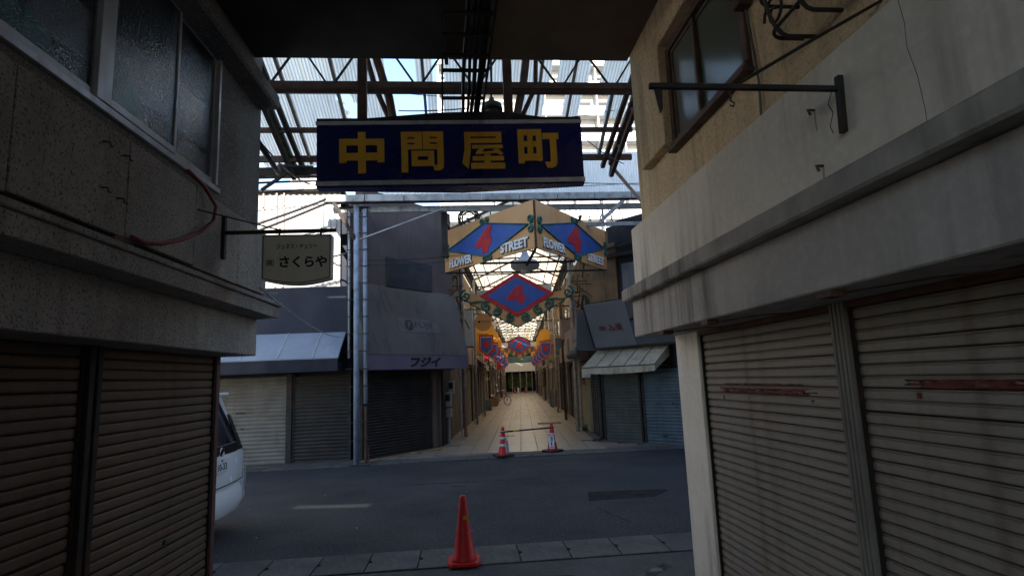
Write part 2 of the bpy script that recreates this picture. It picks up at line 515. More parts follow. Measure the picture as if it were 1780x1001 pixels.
def part(root, name, mb, m, bevel=0.0, smooth=False, label=None, kind=None):
    off = BASE.get(root.name, Vector((0, 0, 0)))
    me = mb.mesh(name, off, bevel, smooth)
    me.materials.append(M[m])
    o = bpy.data.objects.new(name, me)
    COL.objects.link(o)
    o.parent = root
    BASE[o.name] = off
    return tagp(o, label, kind=kind)

def share(root, name, me, loc, rot=None, scale=None):
    """one more piece of an existing mesh, placed in the root's local frame"""
    o = bpy.data.objects.new(name, me)
    COL.objects.link(o)
    o.parent = root
    o.location = Vector(loc) - BASE.get(root.name, Vector((0, 0, 0)))
    if rot:
        o.rotation_euler = rot
    if scale:
        o.scale = scale
    return o

def single(name, mb, m, label=None, cat=None, group=None, kind=None, base=(0, 0, 0), frame=I4, bevel=0.0, smooth=False):
    me = mb.mesh(name, base, bevel, smooth)
    me.materials.append(M[m])
    o = bpy.data.objects.new(name, me)
    COL.objects.link(o)
    o.matrix_world = frame @ Matrix.Translation(base)
    BASE[o.name] = Vector(base)
    return tagp(o, label, cat, group, kind)

def plane_m(o, right, up):
    r = Vector(right).normalized()
    u = Vector(up).normalized()
    n = r.cross(u).normalized()
    u = n.cross(r)
    m = Matrix.Identity(4)
    for i in range(3):
        m[i][0], m[i][1], m[i][2], m[i][3] = r[i], u[i], n[i], o[i]
    return m

def text(root, name, body, mtx, height, m, width=None, depth=0.004, bold=0.0, italic=0.0, label=None):
    """lettering as a mesh, centred on mtx, standing proud of its plane"""
    c = bpy.data.curves.new('lettering', 'FONT')
    c.body = body
    c.size = 1.0
    c.extrude = 0.0
    c.offset = bold
    c.shear = italic
    c.resolution_u = 3
    t = bpy.data.objects.new('lettering', c)
    COL.objects.link(t)
    dg = bpy.context.evaluated_depsgraph_get()
    ev = t.evaluated_get(dg)
    me0 = ev.to_mesh()
    V = [v.co.copy() for v in me0.vertices]
    F = [tuple(p.vertices) for p in me0.polygons]
    ev.to_mesh_clear()
    bpy.data.objects.remove(t)
    bpy.data.curves.remove(c)
    x0, x1 = min(v.x for v in V), max(v.x for v in V)
    y0, y1 = min(v.y for v in V), max(v.y for v in V)
    sy = height / max(1e-6, y1 - y0)
    sx = (width / (x1 - x0)) if width else sy
    off = BASE.get(root.name, Vector((0, 0, 0)))
    P = [mtx @ Vector(((v.x - (x0 + x1) / 2) * sx, (v.y - (y0 + y1) / 2) * sy, 0)) - off for v in V]
    me = bpy.data.meshes.new(name)
    me.from_pydata(P, [], F)
    bm = bmesh.new()
    bm.from_mesh(me)
    n = (mtx.to_3x3() @ Vector((0, 0, 1))).normalized()
    r = bmesh.ops.extrude_face_region(bm, geom=bm.faces[:])
    for e in r['geom']:
        if isinstance(e, bmesh.types.BMVert):
            e.co += n * depth
    bmesh.ops.recalc_face_normals(bm, faces=bm.faces)
    bm.to_mesh(me)
    bm.free()
    me.materials.append(M[m])
    o = bpy.data.objects.new(name, me)
    COL.objects.link(o)
    o.parent = root
    return tagp(o, label)

def copy_tree(o, parent=None):
    c = o.copy()
    COL.objects.link(c)
    c.parent = parent
    if o.name in BASE:
        BASE[c.name] = BASE[o.name]
    for ch in list(o.children):
        copy_tree(ch, c)
    return c

def spiral(c, r0, r1, a0, turns, ax, ay, n=22):
    c, ax, ay = Vector(c), Vector(ax), Vector(ay)
    P = []
    for i in range(n + 1):
        t = i / n
        r = r0 + (r1 - r0) * t
        a = a0 + turns * 2 * PI * t
        P.append(c + ax * (r * math.cos(a)) + ay * (r * math.sin(a)))
    return P

def cable(name, pts, r, label, m='cable', sag=0.0, group=None, cat='cable', n=6):
    P = [Vector(p) for p in pts]
    if sag and len(P) == 2:
        a, b = P
        P = [a.lerp(b, t / 14) - Vector((0, 0, sag * 4 * (t / 14) * (1 - t / 14))) for t in range(15)]
    mb = MB().tube(P, r, n)
    return single(name, mb, m, label, cat, group, base=tuple(P[0]), smooth=True)

def rot_frame(origin, direction):
    """frame whose y axis runs along direction (xy), origin on the ground"""
    d = Vector((direction[0], direction[1], 0)).normalized()
    r = Vector((d.y, -d.x, 0))
    m = Matrix.Identity(4)
    for i in range(3):
        m[i][0], m[i][1], m[i][2], m[i][3] = r[i], d[i], (0, 0, 1)[i], (origin[0], origin[1], 0)[i]
    return m

def corrugated(mb, x0, x1, y0, y1, pitch, amp, zf, seg=4, thick=0.0, keep=None, rows=1):
    """sheet in local x (across the waves) and y, height zf(y)"""
    n = max(2, int(round((x1 - x0) / pitch * seg)))
    V, F = [], []
    for j in range(rows + 1):
        y = y0 + (y1 - y0) * j / rows
        for i in range(n + 1):
            x = x0 + (x1 - x0) * i / n
            V.append((x, y, zf(y) + amp * math.sin(2 * PI * x / pitch)))
    for j in range(rows):
        for i in range(n):
            if keep and not keep(x0 + (x1 - x0) * (i + .5) / n, y0 + (y1 - y0) * (j + .5) / rows):
                continue
            a = j * (n + 1) + i
            F.append((a, a + 1, a + n + 2, a + n + 1))
    return mb.add(V, F)

FL = rot_frame((0, 0), (0.024, 1))               # near left building: x = across, y = along the passage
FS = rot_frame((1.60, 16.10), (0.10, 1.0))       # far arcade street, origin in the middle of its mouth
FUJ = rot_frame((-2.37, 14.25), (1.76, 2.02))    # chamfered shop front, left of the arcade: y = along it, x = into the street
RCH = rot_frame((5.30, 14.00), (-1.53, 1.96))    # chamfered shop front, right of the arcade

# ================================================================== ground
single('ground', MB().box(-150, -60, -0.3, 150, 250, -0.03), 'pavement', kind='structure')
road = single('road', MB().box(-60, 6.62, -0.2, 60, 13.5, 0.0), 'asphalt', kind='structure')
part(road, 'asphalt_patch', MB().prism([(1.78, 8.60), (2.80, 8.64), (3.12, 9.04), (3.05, 9.10), (1.90, 9.22)], Matrix.Translation((0, 0, 0.0)), 0.004), 'asphalt_patch')
cr = MB()
for P in ([(0.0, 9.46), (0.01, 9.75), (0.02, 10.35)], [(-0.25, 10.36), (0.03, 10.35)], [(1.43, 9.50), (1.41, 10.1), (1.40, 10.71)],
          [(-1.0, 10.78), (0.2, 10.72), (1.39, 10.71)], [(2.0, 7.3), (1.85, 7.9), (1.8, 8.5)]):
    for a, b in zip(P[:-1], P[1:]):
        cr.bar((a[0], a[1], 0.002), (b[0], b[1], 0.002), 0.022, 0.004)
part(road, 'crack', cr, 'tar')
ch = MB()
for i in range(9):
    x, y = random.uniform(-3.5, 3), random.uniform(7.0, 12.5)
    ch.box(x, y, 0.0, x + random.uniform(.008, .02), y + random.uniform(.008, .016), 0.005)
part(road, 'litter', ch, 'reflective', kind='stuff')

# near pavement with its gutter slabs
pv = single('pavement', MB().box(-60, -60, -0.2, 60, 5.98, 0.004), 'pavement', kind='structure')
ln = MB().prism([(1.33, 5.2), (1.52, 5.2), (1.92, 5.60), (1.86, 5.68)], Matrix.Translation((0, 0, 0.004)), 0.004)
arcp = []
for i in range(13):
    a = PI * (0.15 + 0.7 * i / 12)
    arcp.append((0.78 + 0.42 * math.cos(a), 5.2 + 0.32 * math.sin(a)))
for a, b in zip(arcp[:-1], arcp[1:]):
    ln.bar((a[0], a[1], 0.006), (b[0], b[1], 0.006), 0.045, 0.004)
part(pv, 'painted_line', ln, 'white_line')
bed = MB().box(-60, 5.98, -0.2, 60, 6.62, -0.015)
part(pv, 'gutter_bed', bed, 'tar')
def slab_mesh(w_, d_, hole):
    mb = MB()
    r = 0.028
    if hole:
        mb.prism([(0, 0), (w_ - .012, 0), (w_ - .012, d_), (0, d_), (0, d_ / 2 + r * 1.6), (r, d_ / 2 + r), (r, d_ / 2 - r), (0, d_ / 2 - r * 1.6)], I4, 0.03)
    else:
        mb.prism([(0, 0), (w_ - .012, 0), (w_ - .012, d_), (0, d_)], I4, 0.03)
    return mb
near_slab = slab_mesh(0.51, 0.615, True).mesh('kerb_slab', bevel=0.004)
near_slab.materials.append(M['concrete'])
near_slab2 = near_slab.copy()
near_slab2.materials.clear()
near_slab2.materials.append(M['concrete2'])
for i in range(-9, 12):
    share(pv, 'kerb_slab', random.choice((near_slab, near_slab, near_slab2)), (i * 0.51 + 0.03, 5.99, -0.012 + random.uniform(-.003, .003)))
kerb = MB().box(-60, 6.605, -0.1, 60, 6.62, 0.010)
part(pv, 'kerb_edge', kerb, 'concrete')

# far pavement: gutter slabs, then the tiled arcade floor
fp = single('far_pavement', MB().box(-60, 13.5, -0.2, 60, 14.06, -0.012), 'concrete2', kind='structure')
far_slab = slab_mesh(0.50, 0.40, True).mesh('kerb_slab', bevel=0.004)
far_slab.materials.append(M['concrete'])
far_slab2 = far_slab.copy()
far_slab2.materials.clear()
far_slab2.materials.append(M['concrete2'])
for i in range(-13, 15):
    share(fp, 'kerb_slab', random.choice((far_slab, far_slab2, far_slab)), (i * 0.50 + 0.05, 13.52, -0.008 + random.uniform(-.002, .003)))
part(fp, 'concrete_strip', MB().box(-60, 13.925, -0.1, 60, 14.30, 0.012), 'concrete')
AF = single('arcade_floor', MB().box(-4.4, -2.2, -0.2, 4.4, 62, 0.004), 'mortar', kind='structure', frame=FS)
tile = MB().box(0, 0, 0, 0.408, 0.408, 0.016).mesh('tile', bevel=0.003)
tiles = []
for mm in ('tile_a', 'tile_b', 'tile_c'):
    t_ = tile.copy()
    t_.materials.append(M[mm])
    tiles.append(t_)
cells = []
for j in range(-5, 130):
    for i in range(-9, 9):
        u, v = i * 0.42 - 0.05, j * 0.42
        c = FS @ Vector((u + .2, v + .2, 0))
        a = FUJ.inverted() @ c
        b = RCH.inverted() @ c
        if c.y < 14.42 or abs(u + .2) > (2.3 if v > 0 else 9):
            continue
        if a.x < 0.25 or b.x > -0.22:
            if v < 0.2:
                continue
        cells.append((v, i, j, u))
cells.sort()
rest = {0: MB(), 1: MB(), 2: MB()}
for k, (v, i, j, u) in enumerate(cells):
    q = (0 if (i % 4) else 2) if (j % 7) else 1
    if random.random() < .15:
        q = random.randrange(3)
    if k < 290:
        share(AF, 'tile', tiles[q], (u, v, 0.004))
    else:
        rest[q].box(u, v, 0.0, u + .408, v + .408, 0.020)
for q in rest:
    part(AF, 'tile', rest[q], ('tile_a', 'tile_b', 'tile_c')[q], kind='stuff', label='far floor tiles running down the arcade')
part(AF, 'manhole', MB().box(0.6, 6.2, 0.005, 1.5, 7.0, 0.024), 'pavement')
part(AF, 'drain_cover', MB().box(-0.75, 2.2, 0.005, -0.25, 2.35, 0.024), 'dark_steel')
part(AF, 'threshold_strip', MB().box(0.02, -4.36, 0.003, 0.46, -1.7, 0.018), 'tile_ochre') if False else None

# ================================================================== near left building
LB = thing('shop_building', 'dark granite faced shop left of the passage with brown shutters and rippled windows', 'building', (-2.5, 5.9, 0), FL)
part(LB, 'wall', MB().box(-5.6, -2, 0, -3.4, 5.9, 7.3).box(-5.6, 5.6, 7.3, -2.2, 5.88, 7.8).box(-3.4, -2, 5.2, -2.2, 5.9, 7.3).box(-3.4, -2, 2.12, -2.56, 5.86, 2.60)  # includes a roof parapet, out of view, added to block sun
     .box(-3.4, 5.83, 0, -2.54, 5.895, 2.12).box(-3.4, -2, -0.1, -2.58, 5.83, 2.12), 'stucco_dark')
part(LB, 'upper_wall', MB().box(-3.4, -2, 2.60, -2.2, 5.9, 3.47).box(-3.4, -2, 4.77, -2.2, 5.9, 5.2).box(-3.4, 4.95, 3.47, -2.2, 5.9, 4.77), 'stucco_dark')
part(LB, 'lower_fascia', MB().box(-2.56, -2, 2.118, -2.18, 5.9, 2.482), 'granite', bevel=0.008)
part(LB, 'ledge', MB().box(-2.3, -2, 2.482, -1.965, 5.9, 2.598).box(-2.3, -2, 2.600, -1.945, 5.925, 2.637), 'granite', bevel=0.006)
part(LB, 'ledge_recess', MB().box(-2.22, -2, 2.637, -2.135, 5.87, 2.74), 'frame_brown')
for a, b in ((-2, -0.85), (-0.85, 0.1), (0.1, 1.78), (1.78, 2.64), (2.64, 3.53), (3.53, 4.38), (4.38, 5.19), (5.19, 5.9)):
    part(LB, 'panel', MB().box(-2.25, a + .004, 2.72 + random.uniform(0, .012), -2.10 + random.uniform(-.003, .003), b - .004, 3.35), 'granite', bevel=0.005)
part(LB, 'eave', MB().box(-2.3, -2, 4.70, -2.0, 5.885, 4.86), 'stucco_dark', bevel=0.02)
for (y, z) in ((3.27, 3.235), (3.46, 3.226), (3.28, 2.965), (3.43, 2.949)):
    hk = MB().tube([(-2.10, y, z), (-2.06, y, z - .005), (-2.055, y, z - .03), (-2.05, y + .012, z - .03)], 0.006, 6)
    part(LB, 'hook', hk, 'rusty_steel')
part(LB, 'debris', MB().tube([(-2.0, 3.25, 2.65), (-2.02, 3.36, 2.675), (-2.0, 3.43, 2.66)], [0.018, 0.026, 0.012], 7), 'crust')
part(LB, 'jamb', MB().box(-2.56, 5.755, 0, -2.487, 5.83, 2.118), 'jamb_red', bevel=0.006)
for y in (3.885, 1.83, -0.25):
    mu = MB().box(-2.56, y, 0, -2.47, y + .05, 2.118).box(-2.56, y + .05, 0, -2.48, y + .075, 2.118).box(-2.56, y + .075, 0, -2.465, y + .125, 2.118)
    part(LB, 'mullion', mu, 'frame_brown', bevel=0.004)
sp = [(-.014, 0), (-.003, .003), (.003, .014), (.0045, .035), (.003, .054), (-.002, .0645), (-.014, .066)]
for (y0, y1) in ((4.01, 5.757), (1.955, 3.885), (-0.125, 1.83)):
    sh = part(LB, 'shutter', MB().box(-2.56, y0, 0, -2.552, y1, 2.118), 'frame_brown')
    me = MB().extr(sp, 0, y1 - y0).mesh('slat')
    me.materials.append(M['slat_brown'])
    for k in range(29):
        share(sh, 'slat', me, (-2.522 + random.uniform(-.003, .003), y0, k * .073 + random.uniform(-.002, .002)), (random.uniform(-.0012, .0012), random.uniform(-.06, .06), random.uniform(-.001, .001)))
    part(sh, 'guide_rail', MB().box(-2.56, y1 - .022, 0, -2.502, y1, 2.118), 'frame_brown')
    part(sh, 'guide_rail', MB().box(-2.56, y0, 0, -2.502, y0 + .02, 2.118), 'frame_brown')
part(LB, 'shutter_lock', MB().lathe([(0.02, -0.003), (0.02, 0.006)], (0, 0, 0), 10), 'dark_steel').matrix_local = \
    Matrix.Translation(Vector((-2.516, 5.0, 0.62)) - BASE[LB.name]) @ Matrix.Rotation(PI / 2, 4, 'Y') @ Matrix.Translation(BASE[LB.name])
# windows
wf = MB().box(-2.26, -2, 3.475, -2.17, 4.95, 3.52).box(-2.26, -2, 3.52, -2.20, 4.92, 3.545).box(-2.26, -2, 4.73, -2.19, 4.95, 4.768).box(-2.26, 4.895, 3.545, -2.185, 4.93, 4.73)
WN = part(LB, 'window', wf, 'alu', bevel=0.003)
sash = MB()
def sash_frame(mb, x0, x1, y0, y1, z0, z1, wl, wr, wb, wt):
    mb.box(x0, y0, z0, x1, y0 + wl, z1).box(x0, y1 - wr, z0, x1, y1, z1).box(x0, y0 + wl, z0, x1, y1 - wr, z0 + wb).box(x0, y0 + wl, z1 - wt, x1, y1 - wr, z1)
for (y0, y1, x, wl, wr) in ((4.20, 4.895, -2.235, .035, .02), (3.33, 4.235, -2.205, .135, .03), (1.9, 3.40, -2.235, .05, .06), (0.4, 1.98, -2.205, .1, .05)):
    m_ = MB()
    sash_frame(m_, x - .014, x + .014, y0, y1, 3.546, 4.73, wl, wr, .05, .035)
    part(WN, 'sash', m_, 'alu', bevel=0.002)
    part(WN, 'pane', MB().box(x - .003, y0 + wl, 3.597, x + .003, y1 - wr, 4.695), 'glass_ripple')
CM = plane_m((-2.262, 0, 0), (0, 1, 0), (0, 0, 1))  # flat teal and blue sheets put the window reflections into colour
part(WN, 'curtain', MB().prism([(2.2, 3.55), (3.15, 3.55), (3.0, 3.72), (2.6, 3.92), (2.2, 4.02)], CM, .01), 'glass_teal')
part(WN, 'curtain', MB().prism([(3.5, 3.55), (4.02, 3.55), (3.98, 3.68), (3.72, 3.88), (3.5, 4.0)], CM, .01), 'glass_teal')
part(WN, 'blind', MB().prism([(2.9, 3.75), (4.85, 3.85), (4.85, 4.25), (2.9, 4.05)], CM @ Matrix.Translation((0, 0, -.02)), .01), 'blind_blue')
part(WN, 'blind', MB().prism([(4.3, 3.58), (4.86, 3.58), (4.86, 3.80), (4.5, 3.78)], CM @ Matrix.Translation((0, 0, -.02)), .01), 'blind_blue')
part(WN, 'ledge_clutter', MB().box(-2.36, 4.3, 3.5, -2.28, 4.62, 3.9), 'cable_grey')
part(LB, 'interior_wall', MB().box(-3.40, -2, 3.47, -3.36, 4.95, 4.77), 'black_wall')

# ================================================================== near right building
RB = thing('shop_building', 'pale plastered shop right of the passage with wide beige shutters', 'building', (2.0, 5.2, 0))
part(RB, 'wall', MB().box(2.6, -9, 0, 9, 5.2, 3.2).box(2.08, -9, -0.1, 2.6, 4.70, 2.125).box(1.9, -9, 5.2, 9, 5.65, 14.0), 'plaster_grey')
wy = MB().box(1.9, -9, 3.0, 2.2, 5.65, 3.72).box(1.9, -9, 4.62, 2.2, 5.65, 5.2).box(1.9, 4.585, 3.72, 2.2, 5.65, 4.62).box(1.9, -9, 3.72, 2.2, 3.30, 4.62).box(2.2, -9, 3.2, 9, 5.65, 5.2)
part(RB, 'upper_wall', wy, 'stucco_tan')
part(RB, 'flat_ledge', MB().box(1.75, -9, 2.9, 1.9, 5.2, 2.98).box(1.9, -9, 2.45, 2.6, 5.2, 3.0), 'plaster_grey')
part(RB, 'pillar', MB().box(1.975, 4.70, -0.1, 2.598, 5.2, 2.13), 'plaster_white', bevel=0.01)
part(RB, 'lower_fascia', MB().box(1.595, -9, 2.125, 2.599, 5.2, 2.452), 'plaster_grey', bevel=0.008)
part(RB, 'ledge', MB().box(1.50, -9, 2.452, 2.0, 5.21, 2.563), 'ledge_stain', bevel=0.012)
part(RB, 'parapet', MB().box(1.633, -9, 2.563, 1.75, 5.2, 3.144), 'plaster_white', bevel=0.008)
me = None
def crack(name, pts, wd, m='cable'):
    mb = MB()
    for a, b in zip(pts[:-1], pts[1:]):
        mb.bar((1.6328, a[0], a[1]), (1.6328, b[0], b[1]), wd, .0012, up=(1, 0, 0))
    part(RB, name, mb, m)
crack('crack', [(1.80, 3.14), (1.785, 3.02), (1.79, 2.92), (1.765, 2.80), (1.755, 2.66), (1.76, 2.57)], .002, 'concrete')
crack('crack', [(2.20, 2.99), (2.245, 2.93), (2.22, 2.88), (2.25, 2.83), (2.235, 2.79)], .005)
crack('crack', [(3.47, 3.14), (3.475, 3.0), (3.465, 2.8), (3.475, 2.57)], .0025, 'plaster_grey')
crack('crack', [(4.55, 3.14), (4.545, 2.9), (4.55, 2.57)], .0025, 'plaster_grey')
for (y, z) in ((2.34, 2.95), (2.33, 2.68)):
    part(RB, 'rusty_hook', MB().tube([(1.635, y, z), (1.60, y, z), (1.595, y - .02, z - .03)], .006, 6), 'rusty_steel')
    crack('rust_run', [(y, z), (y + .004, z - .05), (y, z - .10)], .012, 'ledge_stain')
for y in (2.81, 0.95, -0.9):
    fl = MB().box(2.0, y, 0, 2.07, y + .13, 2.125)
    for q in range(4):
        fl.box(1.978, y + .004 + q * .033, 0, 2.0, y + .004 + q * .033 + .022, 2.125)
    part(RB, 'mullion', fl, 'mullion_beige', bevel=0.002)
sp = [(.014, 0), (.001, .0015), (-.003, .008), (-.0035, .024), (-.0025, .039), (.001, .043), (.007, .044), (.007, .0465), (.001, .048), (.0005, .053), (.014, .054)]
for q, (y0, y1) in enumerate(((2.94, 4.70), (1.08, 2.81), (-0.77, 0.95))):
    sh = part(RB, 'shutter', MB().box(2.055, y0, 0, 2.08, y1, 2.125), 'frame_brown')
    me = MB().extr(sp, 0, y1 - y0).mesh('slat')
    me.materials.append(M['slat_beige'])
    me2 = me.copy()
    me2.materials.clear()
    me2.materials.append(M['crust'])
    for k in range(36):
        share(sh, 'slat', me, (2.022 + random.uniform(-.0015, .0015), y0, k * .058 + random.uniform(-.0015, .0015)), (random.uniform(-.001, .001), random.uniform(-.05, .05), random.uniform(-.0006, .0006)))
    part(sh, 'guide_rail', MB().box(2.0, y1 - .012, 0, 2.05, y1, 2.125), 'frame_brown')
    part(sh, 'guide_rail', MB().box(2.0, y0, 0, 2.05, y0 + .014, 2.125), 'frame_brown')
    part(sh, 'top_rail', MB().box(1.99, y0, 2.088, 2.055, y1, 2.125), 'crust', bevel=0.003)
    g = MB()
    for (ya, yb, za, zb) in ({0: ((3.25, 4.42, 1.6255, 1.664), (3.3, 4.35, 1.684, 1.697)), 1: ((1.4, 2.48, 1.684, 1.722),)}.get(q, ())):
        nn = 7
        for i in range(nn):
            z = za + (zb - za) * i / nn
            g.box(2.0172, ya + random.uniform(-.12, .06), z, 2.0182, yb + random.uniform(-.07, .05), z + (zb - za) / nn)
    for (y_, z_, h_) in ({0: ((4.37, 1.604, .03), (3.22, 1.604, .02)), 1: ((2.42, 1.662, .025),)}.get(q, ())):
        g.box(2.0175, y_, z_ - h_, 2.0182, y_ + .03, z_)
    if g.v:
        part(sh, 'paint_mark', g, 'graffiti')
    if q == 0:
        part(sh, 'rust_stain', MB().box(2.0172, 3.3, 0.408, 2.0182, 4.1, 0.420).box(2.0172, 3.5, 0.35, 2.0182, 3.9, 0.36), 'rust_streak')
for y in (4.45, 3.62, 2.35):
    cb = MB().box(1.6, y, 2.095, 1.68, y + .10, 2.126).tube([(1.68, y + .02, 2.11), (1.8, y - .35, 2.112), (1.95, y - .55, 2.10)], 0.004, 5)
    part(RB, 'awning_clip', cb, 'rusty_steel')
# window with concrete surround
part(RB, 'window_surround', MB().box(1.80, 4.60, 3.754, 1.9, 5.26, 4.80).box(1.80, 2.2, 4.66, 1.9, 4.60, 4.80), 'stucco_tan', bevel=0.01)
W2 = part(RB, 'window', MB().box(1.85, 3.26, 3.69, 1.93, 4.598, 3.745).box(1.82, 3.24, 3.66, 1.90, 4.598, 3.69).box(1.87, 3.26, 3.745, 1.93, 3.33, 4.62)
          .box(1.87, 4.54, 3.745, 1.93, 4.598, 4.62).box(1.87, 3.33, 4.58, 1.93, 4.54, 4.62), 'wood_frame', bevel=0.004)
for (y0, y1, x) in ((3.33, 4.10, 1.93), (4.05, 4.54, 1.905)):
    m_ = MB()
    sash_frame(m_, x - .012, x + .012, y0, y1, 3.747, 4.58, .035, .035, .05, .035)
    part(W2, 'sash', m_, 'wood_frame')
    part(W2, 'pane', MB().box(x - .002, y0 + .035, 3.797, x + .002, y1 - .035, 4.545), 'glass_dull')
part(W2, 'blind', MB().box(2.1, 3.2, 3.7, 2.19, 4.6, 4.65), 'conc_yellow')
jb = part(RB, 'junction_box', MB().box(1.80, 3.17, 4.08, 1.898, 3.27, 4.40), 'wood_frame', bevel=0.008)
part(jb, 'insulator', MB().tube([(1.80, 3.22, 4.16), (1.77, 3.22, 4.155), (1.74, 3.22, 4.15)], [.022, .03, .018], 10), 'mullion_beige', smooth=True)
part(RB, 'conduit', MB().tube([(1.88, 3.24, 4.08), (1.885, 3.21, 3.8), (1.885, 3.19, 3.55), (1.885, 3.21, 3.3), (1.89, 3.2, 3.0)], 0.008, 6), 'cable_grey')

# ceiling over the passage
CE = thing('passage_ceiling', 'concrete ceiling bridging the passage between the near shops, half black and half tan', 'ceiling', (0, 5.75, 5.2))
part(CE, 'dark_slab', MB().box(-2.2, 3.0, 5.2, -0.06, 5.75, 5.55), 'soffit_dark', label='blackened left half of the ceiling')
# a thin roof carries on behind, out of view, with a slit added to send one streak of sun to the road
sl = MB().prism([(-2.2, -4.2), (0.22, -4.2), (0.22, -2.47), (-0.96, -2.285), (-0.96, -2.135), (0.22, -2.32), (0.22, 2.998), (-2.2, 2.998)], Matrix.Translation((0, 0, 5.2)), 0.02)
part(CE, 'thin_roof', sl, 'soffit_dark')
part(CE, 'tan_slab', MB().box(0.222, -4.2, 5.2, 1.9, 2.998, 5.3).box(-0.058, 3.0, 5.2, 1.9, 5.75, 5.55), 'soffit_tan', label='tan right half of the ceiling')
part(CE, 'upper_storey', MB().box(-2.2, 3.0, 5.55, -1.2, 5.70, 7.8).box(-1.2, 3.0, 5.55, 1.9, 5.70, 13.5), 'stucco_dark')  # unseen storeys, height and step shaped to shade the far shop fronts
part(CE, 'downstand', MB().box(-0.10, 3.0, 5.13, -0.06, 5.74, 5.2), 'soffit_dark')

# ------------------------------------------------------------------ things on the near walls
SB = thing('projecting_sign', 'cream sign box with black Japanese lettering hanging on a bracket from the left parapet', 'sign', (-1.36, 4.85, 3.09))
ang = math.radians(1.5)
poly = [(-.285, .19), (.285, .19), (.283, -.19)] + [(.283 - .566 * t / 10, -.19 - .045 * math.sin(PI * t / 10)) for t in range(1, 10)] + [(-.283, -.19)]
SM = plane_m((-1.355, 4.85, 2.875), (1, 0.02, 0.0), (0.012, 0, 1))
part(SB, 'box', MB().prism(poly, SM @ Matrix.Translation((0, 0, -.10)), 0.10), 'box_cream', bevel=0.006)
bd = MB()
q = [(a * .955, b * .94) for a, b in poly]
for i in range(len(q)):
    a, b = q[i], q[(i + 1) % len(q)]
    bd.bar(SM @ Vector((*a, .0015)), SM @ Vector((*b, .0015)), 0.006, 0.003, up=(0, 1, 0))
part(SB, 'border', bd, 'ink')
text(SB, 'lettering', 'ジュネス・チェリー', SM @ Matrix.Translation((0.0, .088, 0)), .046, 'ink', width=.33, depth=.002, bold=.012)
text(SB, 'lettering', '㈱', SM @ Matrix.Translation((-.215, -.05, 0)), .062, 'ink', depth=.002, bold=.004)
text(SB, 'lettering', 'さくらや', SM @ Matrix.Translation((.055, -.045, 0)), .10, 'ink', width=.385, depth=.002, bold=.035)
arm = MB().bar((-2.06, 4.90, 3.10), (-1.04, 4.87, 3.10), 0.028, 0.028)
part(SB, 'arm', arm, 'dark_steel')
part(SB, 'wall_plate', MB().box(-1.99, 4.885, 2.88, -1.955, 4.93, 3.24), 'dark_steel', bevel=0.003)
part(SB, 'stay_rod', MB().tube([(-1.99, 4.45, 3.17), (-1.5, 4.87, 3.11)], 0.006, 6), 'dark_steel')
for x in (-1.50, -1.16):
    part(SB, 'hanger', MB().tube([(x, 4.87, 3.12), (x, 4.85, 3.06)], 0.009, 6), 'dark_steel')

single('hose', MB().tube([(-1.99 + .02, 4.23, 3.40), (-1.95, 4.45, 3.36), (-1.925, 4.62, 3.25), (-1.93, 4.60, 3.12), (-1.94, 4.40, 2.98), (-1.95, 4.15, 2.86), (-1.965, 3.9, 2.77), (-1.975, 3.72, 2.735), (-1.985, 3.6, 2.74)], 0.014, 8),
       'hose_red', 'dark red hose looping down the granite parapet below the rippled windows', 'hose', base=(-1.99, 4.2, 3.4), smooth=True)

BR = thing('wall_bracket', 'rusty empty sign bracket with a long arm sticking out of the right parapet', 'bracket', (1.63, 2.135, 2.88))
part(BR, 'wall_plate', MB().bar((1.612, 2.13, 3.0), (1.612, 2.145, 2.755), 0.03, 0.026, up=(1, 0, 0)), 'dark_steel', bevel=0.003)
part(BR, 'arm', MB().bar((1.60, 2.135, 2.945), (0.79, 2.135, 2.953), 0.022, 0.022), 'dark_steel', bevel=0.002)
part(BR, 'stay_rod', MB().tube([(1.17, 2.135, 2.965), (1.55, 2.16, 3.19), (1.9, 2.18, 3.39)], 0.008, 6), 'dark_steel')
part(BR, 'end_tab', MB().prism([(0, 0), (.035, 0), (.03, -.09), (.018, -.11)], plane_m((0.81, 2.14, 2.943), (1, 0, 0), (0, 0, 1)), .006), 'dark_steel')
part(BR, 'hook', MB().tube([(1.13, 2.135, 2.93), (1.13, 2.135, 2.89), (1.145, 2.135, 2.88), (1.14, 2.135, 2.865), (1.125, 2.135, 2.87)], 0.004, 6), 'dark_steel')

CG = thing('window_grille', 'black wrought iron basket of curved bars high on the tan wall at the upper right', 'grille', (1.9, 2.45, 3.4))
for y in (2.0, 2.2, 2.42, 2.64):
    P = [(1.9, y, 4.2), (1.75, y, 4.19)] + [(1.75 - .12 * math.sin(t), y, 3.85 + .34 * math.cos(t)) for t in [PI * i / 12 for i in range(1, 12)]] + [(1.75, y, 3.51), (1.9, y, 3.51)]
    part(CG, 'bar', MB().tube(P, 0.011, 6), 'dark_steel')
for z, x in ((3.56, 1.69), (3.75, 1.64), (4.0, 1.65)):
    P = [(1.9, 2.74, z)] + [(x + .10 - .10 * math.sin(t), 2.64 + .10 * math.cos(t), z) for t in [PI / 2 * i / 5 for i in range(6)]] + [(x + .10 - .10 * math.cos(t), 2.0 - .10 * math.sin(t), z) for t in [PI / 2 * i / 5 for i in range(6)]] + [(1.9, 1.9, z)]
    part(CG, 'hoop', MB().tube(P, 0.010, 6), 'dark_steel')
part(CG, 'scroll', MB().tube(spiral((1.70, 2.66, 3.66), .10, .02, 0, 1.4, (0, 1, 0), (0, 0, 1)), 0.008, 6), 'dark_steel')

